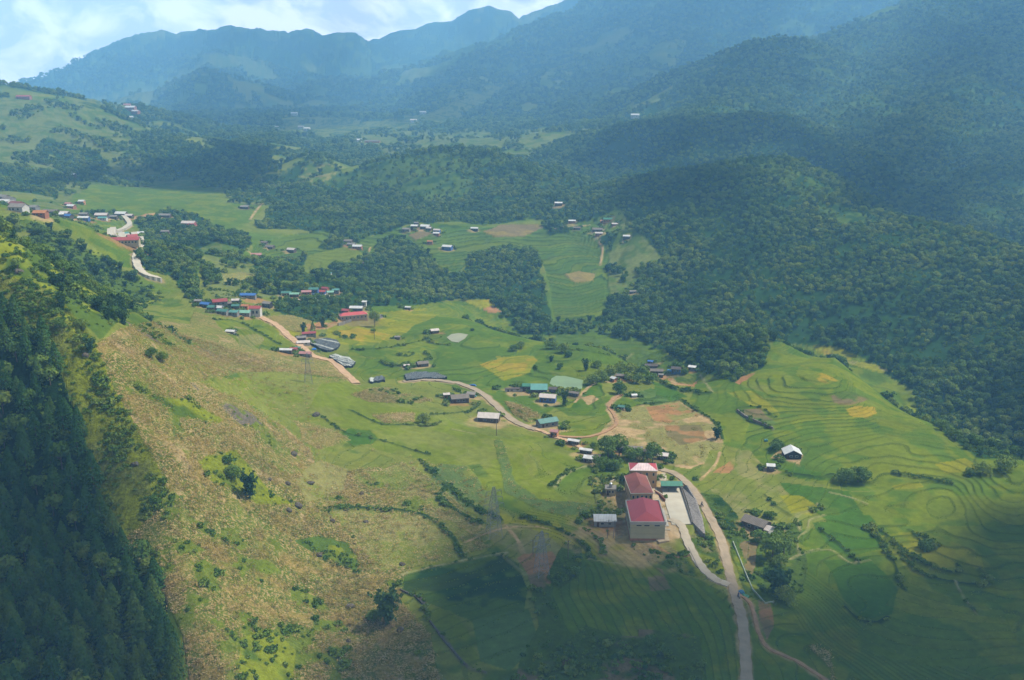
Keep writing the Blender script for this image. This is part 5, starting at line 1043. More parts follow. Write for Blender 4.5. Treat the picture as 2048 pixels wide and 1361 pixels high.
 (68,420,9.0,6.0,2.8,-16,'grey','grey','light grey roofed house right of the hillside village',{}),
 (34,414,13.0,8.0,3.2,-20,'brown','brick','wide red-brown roof of the hillside village',{}),
 (38,423,10.0,7.0,3.0,-10,'grey','white','pale grey roof below the red-brown one',{}),
 (18,404,11.0,7.0,3.2,-18,'thatch','grey','grey-brown roof at the middle of the hillside village',{}),
 (8,400,10.0,7.0,3.4,-18,'grey','grey','grey roof at the upper edge of the hillside village',{}),
 (10,409,10.0,6.0,3.2,-6,'white','white','white roofed house at the left edge of the hillside village',{}),
 (24,411,8.0,6.0,3.0,-30,'cream','white','cream roof between the grey-brown and red-brown roofs',{}),
 (490,418,9.0,6.0,2.6,-4,'grey','wood','grey roofed farm at the edge of the valley paddies',{}),
 (142,354,12.0,7.0,3.0,-6,'white','wood','white farmhouse on the upper left slope above the paddies',{}),
 # very far
 (48,198,26.0,9.0,4.0,-4,'red2','brick','long red roof near the crest of the far left ridge',{}),
 (262,222,24.0,14.0,8.0,-8,'white','brick','large white roofed block of the ridge village',{}),
 (255,216,16.0,10.0,7.0,10,'pink','brick','pink roofed block at the top of the ridge village',{}),
 (272,228,18.0,11.0,6.0,-20,'cream','brick','cream roofed house below the ridge village',{}),
 (262,240,14.0,9.0,6.0,0,'white','white','small white house lowest under the ridge village',{}),
 (745,286,32.0,9.0,3.2,-2,'thatch','orange','long low pale building on bare earth across the valley',{}),
 (716,285,16.0,10.0,5.0,-2,'white','white','white house left of the long low building across the valley',{}),
 (550,259,20.0,12.0,6.0,-4,'white','white','white farmhouse at the left of the far bright fields',{}),
 (602,258,16.0,10.0,6.0,6,'cream','white','cream farmhouse in the middle of the far bright fields',{}),
 (614,262,16.0,10.0,6.0,-6,'white','white','small white farmhouse right of the cream one in the far fields',{}),
 (589,232,22.0,14.0,8.0,4,'white','white','white house on the valley floor below the far mountain',{}),
 (846,229,20.0,12.0,7.0,-4,'white','white','white house at the right of the far bright slopes',{}),
 (827,245,18.0,11.0,6.0,-4,'cream','white','cream house low on the far bright slopes',{}),
 (1270,236,18.0,10.0,6.0,-4,'white','white','pale roofed hut on the terraces below the forested ridge',{}),
]
for u, v, w_, d_, h_, rot, rc, wc, lb, k in HL: house(u, v, w_, d_, h_, rot, rc, wc, lb, **k)
# long red roofed school in the middle distance
school_wing(707, 641, 17.0, 4.8, 3.6, 21, mat('roof_far_red', L(196,74,76,1.3), .5, .1, .4, .1, .4, wave=('X', .6, .15)), 7, 'long red roofed school with a row of dark windows beside the orange yard', None, 1)
# water tank house by the school
r = house(1221, 988, 3.4, 3.2, 2.6, -6, 'grey', 'beige', 'small concrete pump house with a water tank on its flat top left of the school', 'shed', 'pump_house', 'pump house', rise=.1)
bm = bmesh.new(); bmesh.ops.create_cone(bm, cap_ends=True, segments=16, radius1=.62, radius2=.58, depth=1.3); bmesh.ops.create_cone(bm, cap_ends=True, segments=16, radius1=.58, radius2=.15, depth=.35, matrix=Matrix.Translation((0,0,.826)))
me = bpy.data.meshes.new('tank'); bm.to_mesh(me); bm.free(); tk = link('water_tank', me, None, mat('tank_steel', L(190,194,200,1.3), .35, .1, 1, 0, .5, .6)); tk.location = (r.location.x, r.location.y, r.location.z+3.45); tag(tk, 'steel water tank standing on the small concrete pump house', 'tank')
# shade net nurseries
def net(pts, ang, label, per=1.5, pale=.25):
    W = [raycast(*p) for p in pts]; W = [p for p in W if p]; poly = [(p[0], p[1]) for p in W]; x0, x1 = min(p[0] for p in W), max(p[0] for p in W); y0, y1 = min(p[1] for p in W), max(p[1] for p in W)
    s = .5; gx, gy = np.meshgrid(np.arange(x0, x1+s, s), np.arange(y0, y1+s, s)); ins = inpoly(gx, gy, poly); ca, sa = math.cos(R(ang)), math.sin(R(ang)); q_ = (gx*ca+gy*sa)/per + .35*fbm(gx, gy, 9, 2, 77)
    z = zat(gx, gy) + 1.0 + .45*np.abs(np.sin(q_*math.pi)) + .3*fbm(gx, gy, 5, 2, 78); idx = -np.ones(gx.shape, int); idx[ins] = np.arange(ins.sum()); V_ = np.stack([gx, gy, z], -1)[ins]; k = len(V_)
    V2 = V_.copy(); V2[:,2] = zat(V2[:,0], V2[:,1]) - .2
    F_, mi = [], []; rr = np.random.default_rng(int(abs(x0)*10)); pal = rr.uniform(size=400) < pale
    edges = {}
    for j in range(gx.shape[0]-1):
        for i in range(gx.shape[1]-1):
            f = (idx[j,i], idx[j,i+1], idx[j+1,i+1], idx[j+1,i])
            if min(f) >= 0:
                F_.append(f); st = int(abs(math.floor(q_[j,i]))) % 400; mi.append(1 if pal[st] else (2 if rr.random() < .2 else 0))
                for a, b in zip(f, f[1:]+f[:1]): edges[(a, b)] = 1
    sk = [(b, a, a+k, b+k) for a, b in edges if (b, a) not in edges]
    r = bpy.data.objects.new('net_nursery', None); COL.objects.link(r); r.location = tuple(np.mean(V_, 0)); r.location.z -= 1; off = np.array(r.location); tag(r, label, 'nursery')
    o = mesh('net_cover', V_-off, F_, mat('net_black', L(74,80,84,1.3), .8, .3, .8), r); o.data.materials.append(mat('net_pale', L(176,180,172,1.3), .7, .15, .8)); o.data.materials.append(mat('net_grey', L(112,118,122,1.3), .8, .2, .8)); o.data.polygons.foreach_set('material_index', mi)
    m_ = mesh('net_side', np.concatenate([V_, V2])-off, sk, mat('net_side', L(40,46,46,1.3), .9, .2), r)
net([(619,689),(632,682),(652,680),(674,684),(681,692),(676,700),(655,706),(640,702)], 62, 'oval black net covered nursery beside the dirt road', 1.4, .12)
net([(657,716),(670,712),(690,717),(702,722),(713,728),(706,736),(690,738),(672,727)], 62, 'black and white net covered nursery nearest the bend of the dirt road', 1.4, .4)
net([(808,751),(830,749),(850,747),(872,749),(897,758),(888,761),(850,760),(812,765)], -8, 'long wedge shaped black net nursery along the start of the concrete road', 1.2, .08)
net([(737,761),(752,758),(769,757),(771,765),(740,768)], 4, 'small black net nursery left of the long wedge shaped one', 2.2, .3)
# ------------------------------------------------------------------ pylons, poles
STEEL = mat('galvanised_steel', L(150,154,156,1.3), .5, .15, 1, 0, .4, .3)
def bars(name, segs, r, parent, m=STEEL, n=4):
    V_, F_ = [], []
    for p0, p1 in segs:
        p0, p1 = Vector(p0), Vector(p1); d = (p1-p0).normalized(); a = d.orthogonal().normalized(); b = d.cross(a); k = len(V_)
        for p in (p0, p1):
            for i in range(n): c = 2*math.pi*i/n; V_.append(p+a*math.cos(c)*r+b*math.sin(c)*r)
        for i in range(n): F_.append((k+i, k+(i+1) % n, k+n+(i+1) % n, k+n+i))
        F_.append(tuple(range(k, k+n))[::-1]); F_.append(tuple(range(k+n, k+2*n)))
    return mesh(name, V_, F_, m, parent)
def pylon(u, v, H_, base, rot, label, rad=.05):
    p = raycast(u, v); r = bpy.data.objects.new('transmission_pylon', None); COL.objects.link(r); r.location = (p[0], p[1], p[2]); r.rotation_euler = (0, 0, R(rot)); tag(r, label, 'pylon')
    def w(z): return base*(1-z/H_*.78)/2 if z < H_*.62 else base*(1-.62*.78)/2*(1-(z/H_-.62)/.38*.75)
    lv = [0, .16, .30, .42, .52, .62, .70, .78, .86, .94, 1.0]
    for sx, sy in ((1,1),(1,-1),(-1,1),(-1,-1)):
        bars('leg', [((sx*w(a*H_), sy*w(a*H_), a*H_-(.8 if a == 0 else 0)), (sx*w(b*H_), sy*w(b*H_), b*H_)) for a, b in zip(lv, lv[1:])], rad*1.5, r)
    sg = []
    for a, b in zip(lv, lv[1:]):
        wa, wb, za, zb = w(a*H_), w(b*H_), a*H_, b*H_; c = [(1,1),(1,-1),(-1,-1),(-1,1)]
        for i in range(4):
            (x0, y0), (x1, y1) = c[i], c[(i+1) % 4]; sg += [((x0*wa, y0*wa, za), (x1*wb, y1*wb, zb)), ((x1*wa, y1*wa, za), (x0*wb, y0*wb, zb)), ((x0*wb, y0*wb, zb), (x1*wb, y1*wb, zb))]
    bars('bracing', sg, rad*.7, r)
    for i, zf in enumerate((.64, .77, .90)):
        z = zf*H_; l_ = H_*(.20-.025*i)
        for s in (-1, 1):
            bars('crossarm', [((0, w(z), z), (s*l_, 0, z+.25)), ((0, -w(z), z), (s*l_, 0, z+.25)), ((0, w(z), z+H_*.05), (s*l_, 0, z+.25)), ((0, -w(z), z+H_*.05), (s*l_, 0, z+.25))], rad*.8, r)
            bars('insulator', [((s*l_, 0, z+.2), (s*l_, 0, z-H_*.07))], rad*1.6, r, mat('insulator_glass', L(120,130,140,1.3), .3), 6)
    return r
pylon(988, 1072, 17.5, 4.6, 20, 'tall lattice steel pylon on bare ground left of the white arched shed')
pylon(1083, 1148, 14.5, 3.8, 24, 'lattice steel pylon on the orange earth patch, nearest to the camera')
pylon(617, 766, 14.5, 3.6, 15, 'distant lattice pylon on the slope below the dirt road', .045)
def pole(u, v, h, label, arm=True, group=None, lean=(0, 0)):
    p = raycast(u, v); r = bpy.data.objects.new('utility_pole', None); COL.objects.link(r); r.location = p; tag(r, label, 'utility pole', group)
    pc = mat('pole_concrete', L(120,112,100,1.3), .9, .1); bars('pole', [((0,0,-.8), (lean[0], lean[1], h))], .13, r, pc, 8)
    if arm: bars('crossarm', [((lean[0]-.9, lean[1], h-.4), (lean[0]+.9, lean[1], h-.4))], .06, r); bars('insulator', [((lean[0]+q_, lean[1], h-.4), (lean[0]+q_, lean[1], h-.1)) for q_ in (-.8, .8)], .05, r)
pole(1214, 1076, 6.6, 'left pole of the leaning pair in front of the white arched shed', True, None, (.5, 0))
pole(1226, 1077, 6.6, 'right pole of the leaning pair in front of the white arched shed', True, None, (.5, 0))
pole(1136, 1118, 6.5, 'single thin pole on the terraces right of the nearest pylon')
pole(993, 872, 7.0, 'thin pole on the green slope below the pale roofed barn', False)
pole(749, 680, 7.5, 'thin pole standing in the golden paddy', False)
pole(1066, 1108, 5.0, 'short pole beside the nearest pylon on the orange earth')
# ------------------------------------------------------------------ riders and van
def tube_mesh(name, chains, m, parent):
    """one continuous skin over connected joints"""
    me = bpy.data.meshes.new(name); vs, es, rad = [], [], []; ids = {}
    for ch in chains:
        prev = None
        for (key, p, q_) in ch:
            if key not in ids: ids[key] = len(vs); vs.append(p); rad.append(q_)
            if prev is not None: es.append((prev, ids[key]))
            prev = ids[key]
    me.from_pydata(vs, es, []); me.update(); o = link(name, me, parent, m); md = o.modifiers.new('skin', 'SKIN'); md.use_smooth_shade = True
    for i, q_ in enumerate(rad): me.skin_vertices[0].data[i].radius = (q_, q_)
    me.skin_vertices[0].data[0].use_root = True; o.modifiers.new('sub', 'SUBSURF').levels = 1; return o
def ring(V_, F_, c, R_, r_, n=18, k=6):
    b = len(V_)
    for i in range(n):
        a = 2*math.pi*i/n
        for j in range(k): q_ = 2*math.pi*j/k; rr = R_+r_*math.cos(q_); V_.append((c[0]+r_*math.sin(q_), c[1]+math.cos(a)*rr, c[2]+math.sin(a)*rr))
    for i in range(n):
        for j in range(k): F_.append((b+i*k+j, b+i*k+(j+1) % k, b+((i+1) % n)*k+(j+1) % k, b+((i+1) % n)*k+j))
def rider(u, v, rot, jacket, lb1, lb2):
    p = raycast(u, v); z = p[2]+.35; r = bpy.data.objects.new('motorbike', None); COL.objects.link(r); r.location = (p[0], p[1], z); r.rotation_euler = (0, 0, R(rot)); tag(r, lb1, 'motorbike')
    blk = mat('rubber', (.02,.02,.02), .8); bd = mat('bike_paint', (.05,.05,.06), .3, .05, 1, 0, .5)
    for y in (-.62, .62):
        V_, F_ = [], []; ring(V_, F_, (0, y, .3), .26, .05); w_ = mesh('wheel', V_, F_, blk, r, True); bars('spokes', [((0, y-.24*math.cos(a), .3-.24*math.sin(a)), (0, y+.24*math.cos(a), .3+.24*math.sin(a))) for a in (0, .8, 1.57, 2.35)], .012, w_)
    boxm('engine', mat('engine_metal', (.2,.2,.2), .4, .1, 1, 0, .5, .7), r, (-.13, .13, -.15, .2, .22, .5)); boxm('tank', bd, r, (-.12, .12, .0, .35, .55, .78)); boxm('seat', blk, r, (-.13, .13, -.6, -.01, .66, .78))
    bars('fork', [((-.07, .62, .3), (-.07, .4, .92)), ((.07, .62, .3), (.07, .4, .92))], .025, r); bars('handlebar', [((-.34, .36, .98), (.34, .36, .98))], .02, r); bars('frame', [((0, -.62, .3), (0, -.1, .45)), ((0, -.5, .66), (0, .4, .8))], .04, r)
    q_ = bpy.data.objects.new('person', None); COL.objects.link(q_); q_.location = (p[0], p[1], z); q_.rotation_euler = (0, 0, R(rot)); tag(q_, lb2, 'person')
    b = tube_mesh('body', [[('pel', (0,-.3,.88), .15), ('wa', (0,-.29,1.08), .14), ('ch', (0,-.24,1.3), .17), ('nk', (0,-.2,1.47), .06), ('hd', (0,-.17,1.6), .10), ('tp', (0,-.16,1.70), .085)],
        [('ch',0,0), ('sl', (-.19,-.22,1.38), .07), ('el', (-.28,.02,1.16), .05), ('wl', (-.28,.28,1.02), .035)], [('ch',0,0), ('sr', (.19,-.22,1.38), .07), ('er', (.28,.02,1.16), .05), ('wr', (.28,.28,1.02), .035)],
        [('pel',0,0), ('kl', (-.2,.1,.72), .075), ('al', (-.2,-.02,.33), .05), ('fl', (-.2,.14,.28), .045)], [('pel',0,0), ('kr', (.2,.1,.72), .075), ('ar', (.2,-.02,.33), .05), ('fr', (.2,.14,.28), .045)]], mat('cloth_'+jacket, dict(dark=(.03,.03,.04), navy=(.03,.04,.09))[jacket], .9), q_)
    bm = bmesh.new(); bmesh.ops.create_icosphere(bm, subdivisions=2, radius=.145); me = bpy.data.meshes.new('helmet'); bm.to_mesh(me); bm.free(); h = link('helmet', me, q_, mat('helmet', (.04,.04,.05), .3)); h.location = (0, -.17, 1.66); h.scale = (1, 1.1, .95)
rider(1404, 1014, 205, 'dark', 'dark motorbike on the road beside the concrete courtyard', 'rider in dark clothes on the motorbike beside the concrete courtyard')
rider(1477, 1198, 195, 'navy', 'dark motorbike just below the road junction', 'rider in navy clothes on the motorbike just below the road junction')
def van(u, v, rot, col, label):
    p = raycast(u, v); r = bpy.data.objects.new('parked_van', None); COL.objects.link(r); r.location = (p[0], p[1], p[2]+.35); r.rotation_euler = (0, 0, R(rot)); tag(r, label, 'van'); pm = mat('van_paint', L(*col, 1.3), .3, .05, 1, 0, .5)
    prof = [(-2.4,.35),(2.4,.35),(2.45,1.0),(2.0,1.25),(1.45,1.95),(-2.3,2.05),(-2.45,1.2)]; n = len(prof); V_ = [(x, s*.95, z) for s in (-1, 1) for x, z in prof]; F_ = [tuple(range(n)), tuple(range(2*n-1, n-1, -1))] + [(i, i+n, (i+1) % n+n, (i+1) % n) for i in range(n)]
    b = mesh('body', V_, F_, pm, r); bv = b.modifiers.new('bevel', 'BEVEL'); bv.width = .08; bv.segments = 2
    for s in (-1, 1): boxm('side_window', GLASS, r, (-1.9, 1.2, min(s*.955, s*.965), max(s*.955, s*.965), 1.25, 1.75))
    mesh('windscreen', [(2.02,-.8,1.27),(2.02,.8,1.27),(1.5,.75,1.9),(1.5,-.75,1.9)], [(0,1,2,3)], GLASS, r)
    for x in (-1.5, 1.5):
        for s in (-1, 1):
            bm = bmesh.new(); bmesh.ops.create_cone(bm, cap_ends=True, segments=18, radius1=.34, radius2=.34, depth=.22); me = bpy.data.meshes.new('wheel'); bm.to_mesh(me); bm.free(); w_ = link('wheel', me, r, mat('rubber', (.02,.02,.02), .8)); w_.location = (x, s*.9, .34); w_.rotation_euler = (R(90), 0, 0)
    return r
van(632, 595, 8, (60,90,140), 'dark blue van parked on the gravel yard of the hamlet')
def tarp(u, v, w_, d_, rot, col, label):
    p = raycast(u, v); n = 12; gx, gy = np.meshgrid(np.linspace(-w_/2, w_/2, n), np.linspace(-d_/2, d_/2, n)); e_ = np.minimum(1, 3*(1-np.maximum(np.abs(gx)/(w_/2), np.abs(gy)/(d_/2)))); z = .05+e_*(.7+.5*fbm(gx+p[0], gy+p[1], 1.6, 3, 5))
    f = [(j*n+i, j*n+i+1, (j+1)*n+i+1, (j+1)*n+i) for j in range(n-1) for i in range(n-1)]; o = mesh('tarpaulin', np.stack([gx, gy, z], -1).reshape(-1, 3), f, mat('tarp_%d_%d_%d' % col, L(*col, 1.3), .5, .2, 1.5, .3), None, True)
    o.modifiers.new('s', 'SOLIDIFY').thickness = .03; o.location = (p[0], p[1], p[2]+.05); o.rotation_euler = (0, 0, R(rot)); tag(o, label, 'tarpaulin')
tarp(1482, 1187, 1.9, 1.7, 30, (40,104,140), 'blue tarpaulin heaped beside the road junction')
tarp(1490, 1194, 2.6, 1.6, -35, (60,130,100), 'green tarpaulin heaped below the blue one at the road junction')
tarp(945, 772, 4.0, 1.0, -14, (60,110,180), 'blue tarpaulin lying along the verge of the concrete road')
tarp(628, 700, 2.6, 1.8, 10, (50,120,200), 'bright blue tarpaulin at the corner of the oval black nursery')
tarp(1338, 743, 3.0, 2.2, -10, (50,120,190), 'blue tarpaulin in the middle of the upper farm')
tarp(949, 794, 1.8, 1.4, -10, (70,150,140), 'teal tarpaulin at the end of the grey lean-to')
tarp(1532, 883, 1.6, 1.3, 0, (70,140,140), 'small teal tarpaulin left of the white gabled house')
# boulders on the corn slope
def boulder(u, v, s, label, group):
    p = raycast(u, v); bm = bmesh.new(); bmesh.ops.create_icosphere(bm, subdivisions=3, radius=1)
    for q_ in bm.verts: d = fbm(np.array([q_.co.x*3+u]), np.array([q_.co.y*3+q_.co.z*2+v]), 2.2, 3, 9)[0]; q_.co *= 1+.45*d; q_.co.z *= .7
    me = bpy.data.meshes.new('boulder'); bm.to_mesh(me); bm.free(); o = link('boulder', me, None, mat('boulder_rock', L(104,96,82,1.7), .95, .3, 1.2, .5)); o.location = (p[0], p[1], p[2]+s*.2); o.scale = (s, s*.8, s); o.rotation_euler = (0, 0, random.uniform(0, 6)); tag(o, label, 'boulder', group)
for u, v, s, lb in [(597,1013,1.5,'largest grey boulder on the brown corn slope'),(632,862-30,1.7,'dark boulder beside the striped field below the pylon'),(587,910,1.4,'dark boulder at the top of the middle corn slope'),(621,968,1.2,'grey boulder left of the pale bare oval'),(575,969,1.1,'grey boulder among corn right of the dark tree'),(578,1022,1.1,'boulder just left of the largest one'),(723,988,.9,'small boulder in the centre of the slope'),(732,1045,.9,'small boulder above the bright green patch'),(638,1111,1.0,'boulder at the lower edge of the bright green patch'),(805,1130,.9,'pale boulder above the shaded field corner'),(700,1215,1.3,'tall grey boulder left of the lone dark tree'),(800,1262,1.1,'pale boulder right of the lone dark tree'),(665,1043,.9,'boulder near the bare soil spot'),(540,960,.8,'small boulder beside the dark tree in the gully'),(697,1283,.8,'boulder low on the shaded corn slope'),(172,712,1.2,'dark rock outcrop on the edge of the left spur'),(115,715,1.0,'brown rock outcrop in the middle of the left spur'),(270,930,1.1,'dark cliff rock low on the left spur'),(38,545,1.4,'dark crag high on the left spur')]:
    boulder(u, v, s, lb, 'boulders scattered over the slope')
# ------------------------------------------------------------------ single trees
def ptree(u, v, kind, wpx, label, group=None, sz=1.0, cat=None):
    p = raycast(u, v)
    if not p: return
    dist = math.sqrt(p[0]**2+p[1]**2+(p[2]-CAMZ)**2); wm = 1.22*wpx*dist/FPX; b = {'broad': 6.4, 'bigbroad': 6.4, 'clump': 6.4, 'bigclump': 6.4, 'bamboo': 6.4, 'conifer': 5.4}[kind]
    tree(kind, p[0], p[1], p[2]-.3, wm/b, label, group, sz)
for a in [
 (845,846,'bigclump',28,'single round dark bush tree in the middle of the green slope'),
 (300,716,'bigclump',26,'left half of the bushy pair on the upper corn slope'),(322,722,'bigclump',24,'right half of the bushy pair on the upper corn slope'),
 (500,996,'bamboo',34,'dark upright tree in the green gully of the corn slope',None,1.35),(470,955,'bigclump',34,'bushy tree above the dark upright one in the gully'),(455,925,'clump',22,'small bushy tree at the top of the green gully'),
 (775,1248,'bamboo',58,'lone dark tree at the lower end of the corn slope',None,1.15),(748,1240,'bigclump',30,'low bush at the left foot of the lone dark tree'),
 (1692,966,'bigclump',42,'left part of the wide dark bush on the hedge bank'),(1716,964,'bigclump',40,'right part of the wide dark bush on the hedge bank'),
 (1554,900,'bigclump',30,'dark round tree left of the white gabled house'),
 (1545,1118,'bigbroad',42,'large dark tree below the grey plank farmhouse, left crown'),(1568,1112,'bigbroad',36,'large dark tree below the grey plank farmhouse, right crown'),(1556,1135,'bigclump',34,'front crown under the large trees below the plank farmhouse'),
 (1556,1190,'bamboo',52,'dark tree at the corner of the shaded paddy, left crown'),(1574,1205,'bigclump',44,'dark tree at the corner of the shaded paddy, right crown'),(1550,1160,'bigclump',34,'crown between the two dark tree groups'),
 (1518,1084,'clump',30,'small tree in front of the grey plank farmhouse'),(1536,1036,'clump',18,'small tree behind the grey plank farmhouse'),
 (1010,1410,'clump',20,'x'),
 (125,622,'bamboo',22,'dark columnar tree on the left spur slope',None,1.5),(150,598,'bamboo',14,'small columnar tree right of the larger one on the left slope',None,1.5),(247,650,'bamboo',20,'columnar tree at the foot of the left slope above the corn',None,1.4),(180,706,'bamboo',20,'dark tree on the rocky edge of the left spur',None,1.4),
 (120,655,'bigclump',24,'bushy tree below the columnar one on the left spur'),(215,640,'bamboo',20,'tall tree in the row along the foot of the left slope',None,1.3),(195,620,'bigclump',24,'bushy tree in the row along the foot of the left slope'),(165,655,'bigclump',22,'lowest bushy tree left of the corn slope'),
 (750,654,'bigbroad',19,'tall lone tree between the golden paddies',None,1.4),(747,666,'clump',12,'small tree at the foot of the tall lone tree'),
 (607,665,'bamboo',12,'left tree at the edge of the red earth yard',None,1.5),(626,662,'conifer',9,'small pointed tree in the middle of the red earth yard'),(645,655,'bamboo',15,'right tree at the edge of the red earth yard',None,1.4),
 (1070,748,'broad',10,'slender tree on the terraces above the turquoise roof',None,1.5),
 (1128,812,'bamboo',18,'dark columnar tree below the green pond',None,1.7),
 (1028,702,'bigclump',20,'left tree of the pair above the yellow paddies'),(1042,698,'bigclump',20,'right tree of the pair above the yellow paddies'),
 (1104,698,'bigclump',24,'left tree of the clump above the centre terraces'),(1124,706,'bigclump',26,'middle tree of the clump above the centre terraces'),(1138,714,'clump',18,'right tree of the clump above the centre terraces'),(1102,724,'bamboo',12,'slim tree below the clump above the centre terraces'),(1120,738,'clump',16,'low bush under the clump above the centre terraces'),
 (1172,742,'bamboo',16,'slim dark tree left of the upper farm wood',None,1.3),(1186,768,'bigclump',30,'leftmost tree of the upper farm wood'),(1205,762,'bigclump',30,'second tree from the left in the upper farm wood'),(1222,750,'bigclump',28,'tall tree behind the low grey roof'),(1240,744,'bigclump',28,'tree in the middle of the upper farm wood'),(1262,746,'bigclump',28,'tree right of the middle of the upper farm wood'),(1283,752,'bigclump',28,'tree left of the grey shingled farmhouse'),(1300,766,'bigclump',30,'rightmost tree of the upper farm wood'),(1272,768,'bigclump',28,'front tree of the upper farm wood'),(1258,762,'bigclump',24,'tree right behind the low grey roof'),(1195,738,'bigclump',22,'back tree of the upper farm wood'),
 (1242,788,'bigclump',30,'round dark tree at the corner of the vegetable plots'),(1370,748,'clump',16,'round tree right of the blue walled farmhouse'),
 (1204,938,'bigclump',36,'leftmost tree behind the school'),(1216,918,'bigbroad',38,'large tree behind the school, second from the left'),(1238,912,'bigbroad',36,'tall tree in the middle behind the school'),(1258,918,'bigclump',36,'tree directly behind the red and white school roof'),(1278,922,'bigclump',32,'tree behind the right half of the roof slope coloured white for glare'),(1305,926,'bigbroad',34,'tree at the right corner behind the school'),(1228,940,'bigclump',32,'front tree left of the rear school block'),(1318,938,'clump',18,'small tree beside the end of the road at the school'),(1332,928,'clump',14,'bush below the small cart shed'),(1192,945,'clump',14,'bush on the bank left of the school trees'),
 (1434,878,'bamboo',20,'feathery tree at the corner of the red field',None,1.1),(1158,890,'clump',12,'bush between the two narrow roadside sheds'),(1190,898,'bigclump',18,'bush right of the roadside sheds'),
 (1965,948,'bigclump',30,'dark bush at the right end of the hedge bank'),(2010,942,'bigclump',40,'large dark bush at the right edge of the frame'),(1940,950,'clump',20,'small bush left of the dark bushes on the hedge bank'),
 (1848,1100,'clump',30,'dark bush on the shaded terraced mound'),(1300,1290,'clump',26,'low bush on the shaded terraces at the bottom'),(1325,1310,'clump',30,'low dark bush among weeds at the bottom centre'),
 (935,940-150,'clump',9,'bush above the grey thatched farmhouse'),(945,662,'clump',9,'small tree right of the silty pond'),(1390,960,'clump',12,'bush on the bank above the road bend'),
 (1150,1150,'clump',26,'dark bush on the bank right of the nearest pylon'),(1125,1160,'clump',24,'dark bush below the nearest pylon'),(650,655,'clump',10,'bush by the grey bank wall'),
]:
    if a[4] != 'x': ptree(*a)
random.seed(99)
# forest
def clear_of(x, y, pad=0):
    ok = np.ones(len(x), bool)
    for hx, hy, r_ in HC: k_ = 1.0 if pad == 0 else 1.9; ok &= (x-hx)**2 + ((y-hy+(k_-1)*9)/k_)**2 > (r_*.9+pad)**2
    return ok
for hx, hy, r_ in HC:
    if hy < 1600:
        rr_ = random.random(); verge([(hx, hy, 0), (hx+.5*r_*random.uniform(-1, 1), hy-.4*r_, 0)], r_*.75, C['dirt'] if rr_ < .5 else C['soil'] if rr_ < .75 else C['brown'], r_*.7+1.2, .75)
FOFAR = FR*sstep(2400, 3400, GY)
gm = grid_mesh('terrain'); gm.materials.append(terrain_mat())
terrain = bpy.data.objects.new('terrain', gm); COL.objects.link(terrain); terrain['kind'] = 'structure'
FX, FY, FS = [], [], []
for y0, y1, s, k in ((330, 1250, 4.1, .80), (1250, 1900, 5.8, 1.0), (1900, 3000, 9.5, 1.4), (3000, 4600, 15.5, 2.2), (4600, 6600, 24, 3.4)):
    x, y = jgrid(y0, y1, s, .72); dn = lookup(FR, x, y); cl = fbm(x, y, 38, 3, 131); ok = np.where((dn > .03) & (dn < .3), (cl > .22) & (rng.uniform(size=len(x)) < .7), rng.uniform(size=len(x)) < dn*np.clip(1.1+1.5*cl, .3, 1)) ; x, y, cl = x[ok], y[ok], cl[ok]
    FX.append(x); FY.append(y); FS.append(k*(.5+.8*rng.beta(2, 2.2, len(x))+.35*(rng.uniform(size=len(x)) > .93))*(1+.4*cl))
FX, FY, FS = map(np.concatenate, (FX, FY, FS)); okh = clear_of(FX, FY, 2.5); FX, FY, FS = FX[okh], FY[okh], FS[okh]; FZ = zat(FX, FY) - .5*FS
vis = lookup(VIS, FX, FY); tt_ = np.abs(FX/FY) < .53; sizeo = np.where(vis & tt_, FS/FY, 0); order = np.argsort(-sizeo); NI = 190
ind, rest = order[:NI], order[NI:]
for i in ind:
    k = random.choice(['broad', 'broad', 'clump', 'bamboo']); t_ = FX[i]/FY[i]
    tree(k, FX[i], FY[i], FZ[i], FS[i], {'broad': 'round crowned tree in the dense wood on the slope beyond the right-hand terraces', 'clump': 'low bushy tree in the dense wood on the slope beyond the right-hand terraces', 'bamboo': 'feathery bamboo clump in the dense wood on the slope beyond the right-hand terraces'}[k], {'broad': 'round trees of the nearer wood', 'clump': 'bushy trees of the nearer wood', 'bamboo': 'bamboo of the nearer wood'}[k])
scatter('forest', CR['broad']+CR['clump']+CR['bamboo'][:2], FX[rest], FY[rest], FZ[rest], FS[rest])
# conifers on the near slope
x, y = jgrid(120, 330, 5.0); ok = (lookup(KF, x, y) > 0); x, y = x[ok], y[ok]; z = zat(x, y)-.3; uu, vv = uv_of(x, y, z+5); ok = (uu > -190) & (vv < 1500); x, y, z = x[ok], y[ok], z[ok]
o_ = np.argsort(y*1.0)[:290] if len(x) > 290 else np.arange(len(x)); print('CONIFERS', len(x), 'FOREST', len(rest))
for i in o_:
    kc = random.random() < .8
    tree('conifer' if kc else 'broad', x[i], y[i], z[i], random.uniform(.72, 1.12), 'dark conifer packed among others on the steep shaded slope in the left foreground' if kc else 'round crowned tree standing among the dark conifers of the left foreground slope', 'conifers packed on the near left slope' if kc else 'round trees among the near conifers', random.uniform(.95, 1.2))
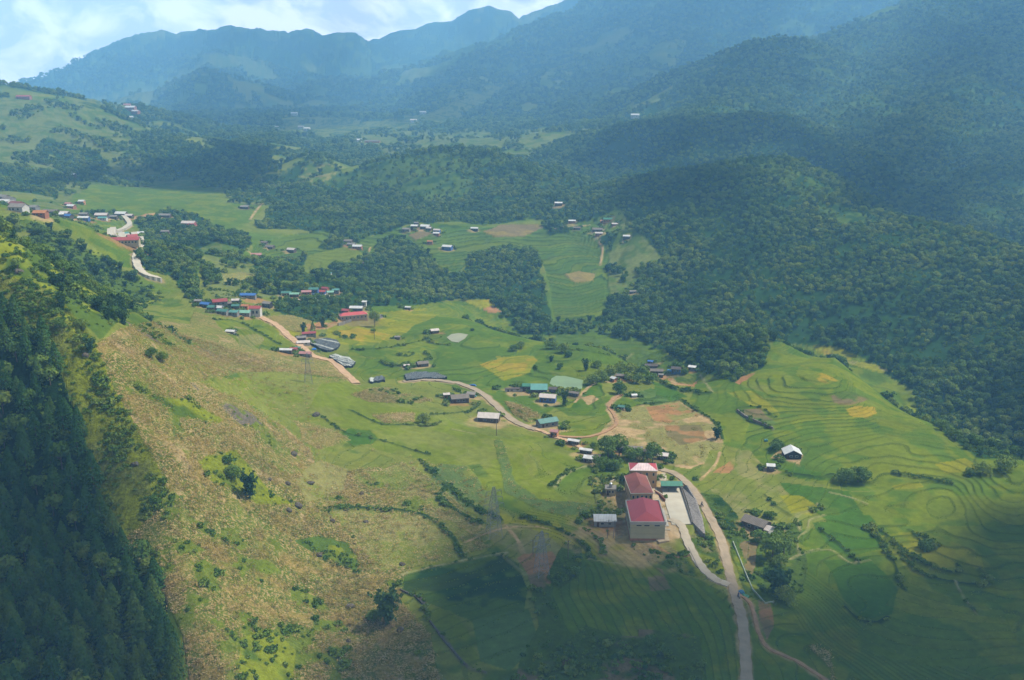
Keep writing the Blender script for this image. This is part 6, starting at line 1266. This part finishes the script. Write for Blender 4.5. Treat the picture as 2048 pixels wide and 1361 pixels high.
# brush, hedges, dry corn
x, y = jgrid(150, 620, 1.55); rgv = lookup(RG, x, y); fv = (lookup(FR, x, y) > .05)*.5*(y < 700); hs = lookup(HS, x, y) > .25
n_ = fbm(x, y, 9, 3, 141); ok = (rng.uniform(size=len(x)) < np.maximum(rgv, fv)*np.clip(.75+1.3*n_, .1, 1)) | (hs & (n_ > -.35)); ok &= clear_of(x, y) & (lookup(NOB, x, y) < .5); x, y = x[ok], y[ok]; s_ = rng.uniform(.45, 1.3, len(x))*np.clip(1+n_[ok], .6, 1.6)
SHR = [crown_mesh('shrub', 200+i, 90) for i in range(4)]
yx, yy_ = [], []
for hx, hy, r_ in HC:
    if hy < 1500 and not (hx > 60 and hy < 450 and r_ > 7):
        for _ in range(random.randint(3, 8)): a_ = random.gauss(1.57, 1.3); q_ = r_*random.uniform(1.1, 1.9)+1; yx.append(hx+math.cos(a_)*q_); yy_.append(hy+math.sin(a_)*q_*1.1)
yx, yy_ = np.array(yx), np.array(yy_); k_ = clear_of(yx, yy_) & (lookup(NOB, yx, yy_) < .5); yx, yy_ = yx[k_], yy_[k_]
x = np.concatenate([x, yx]); y = np.concatenate([y, yy_]); s_ = np.concatenate([s_, rng.uniform(1.2, 2.8, len(yx))])
scatter('brush', SHR, x, y, zat(x, y)-.15, s_); print('BRUSH', len(x))
x, y = jgrid(170, 470, .85); ok = rng.uniform(size=len(x)) < lookup(SPK, x, y)*np.clip(.7+.9*fbm(x, y, 16, 3, 151), .1, 1)*.8; ok &= clear_of(x, y); x, y = x[ok], y[ok]
scatter('dry_corn', [crown_mesh('corn', 220+i, 16) for i in range(4)], x, y, zat(x, y), rng.uniform(.6, 1.25, len(x))); print('CORN', len(x))

x, y = jgrid(175, 520, .72, .57); f_ = lookup(PH, x, y); f_ = f_ - np.floor(f_); ok = (lookup(TA, x, y) > .25) & (f_ > .80) & (f_ < .97) & lookup(VIS, x, y) & (rng.uniform(size=len(x)) < .75) & clear_of(x, y) & (lookup(NOB, x, y) < .5); x, y = x[ok], y[ok]
scatter('bank_grass', SHR, x, y, zat(x, y)-.1, rng.uniform(.14, .30, len(x))); print('BANK', len(x))
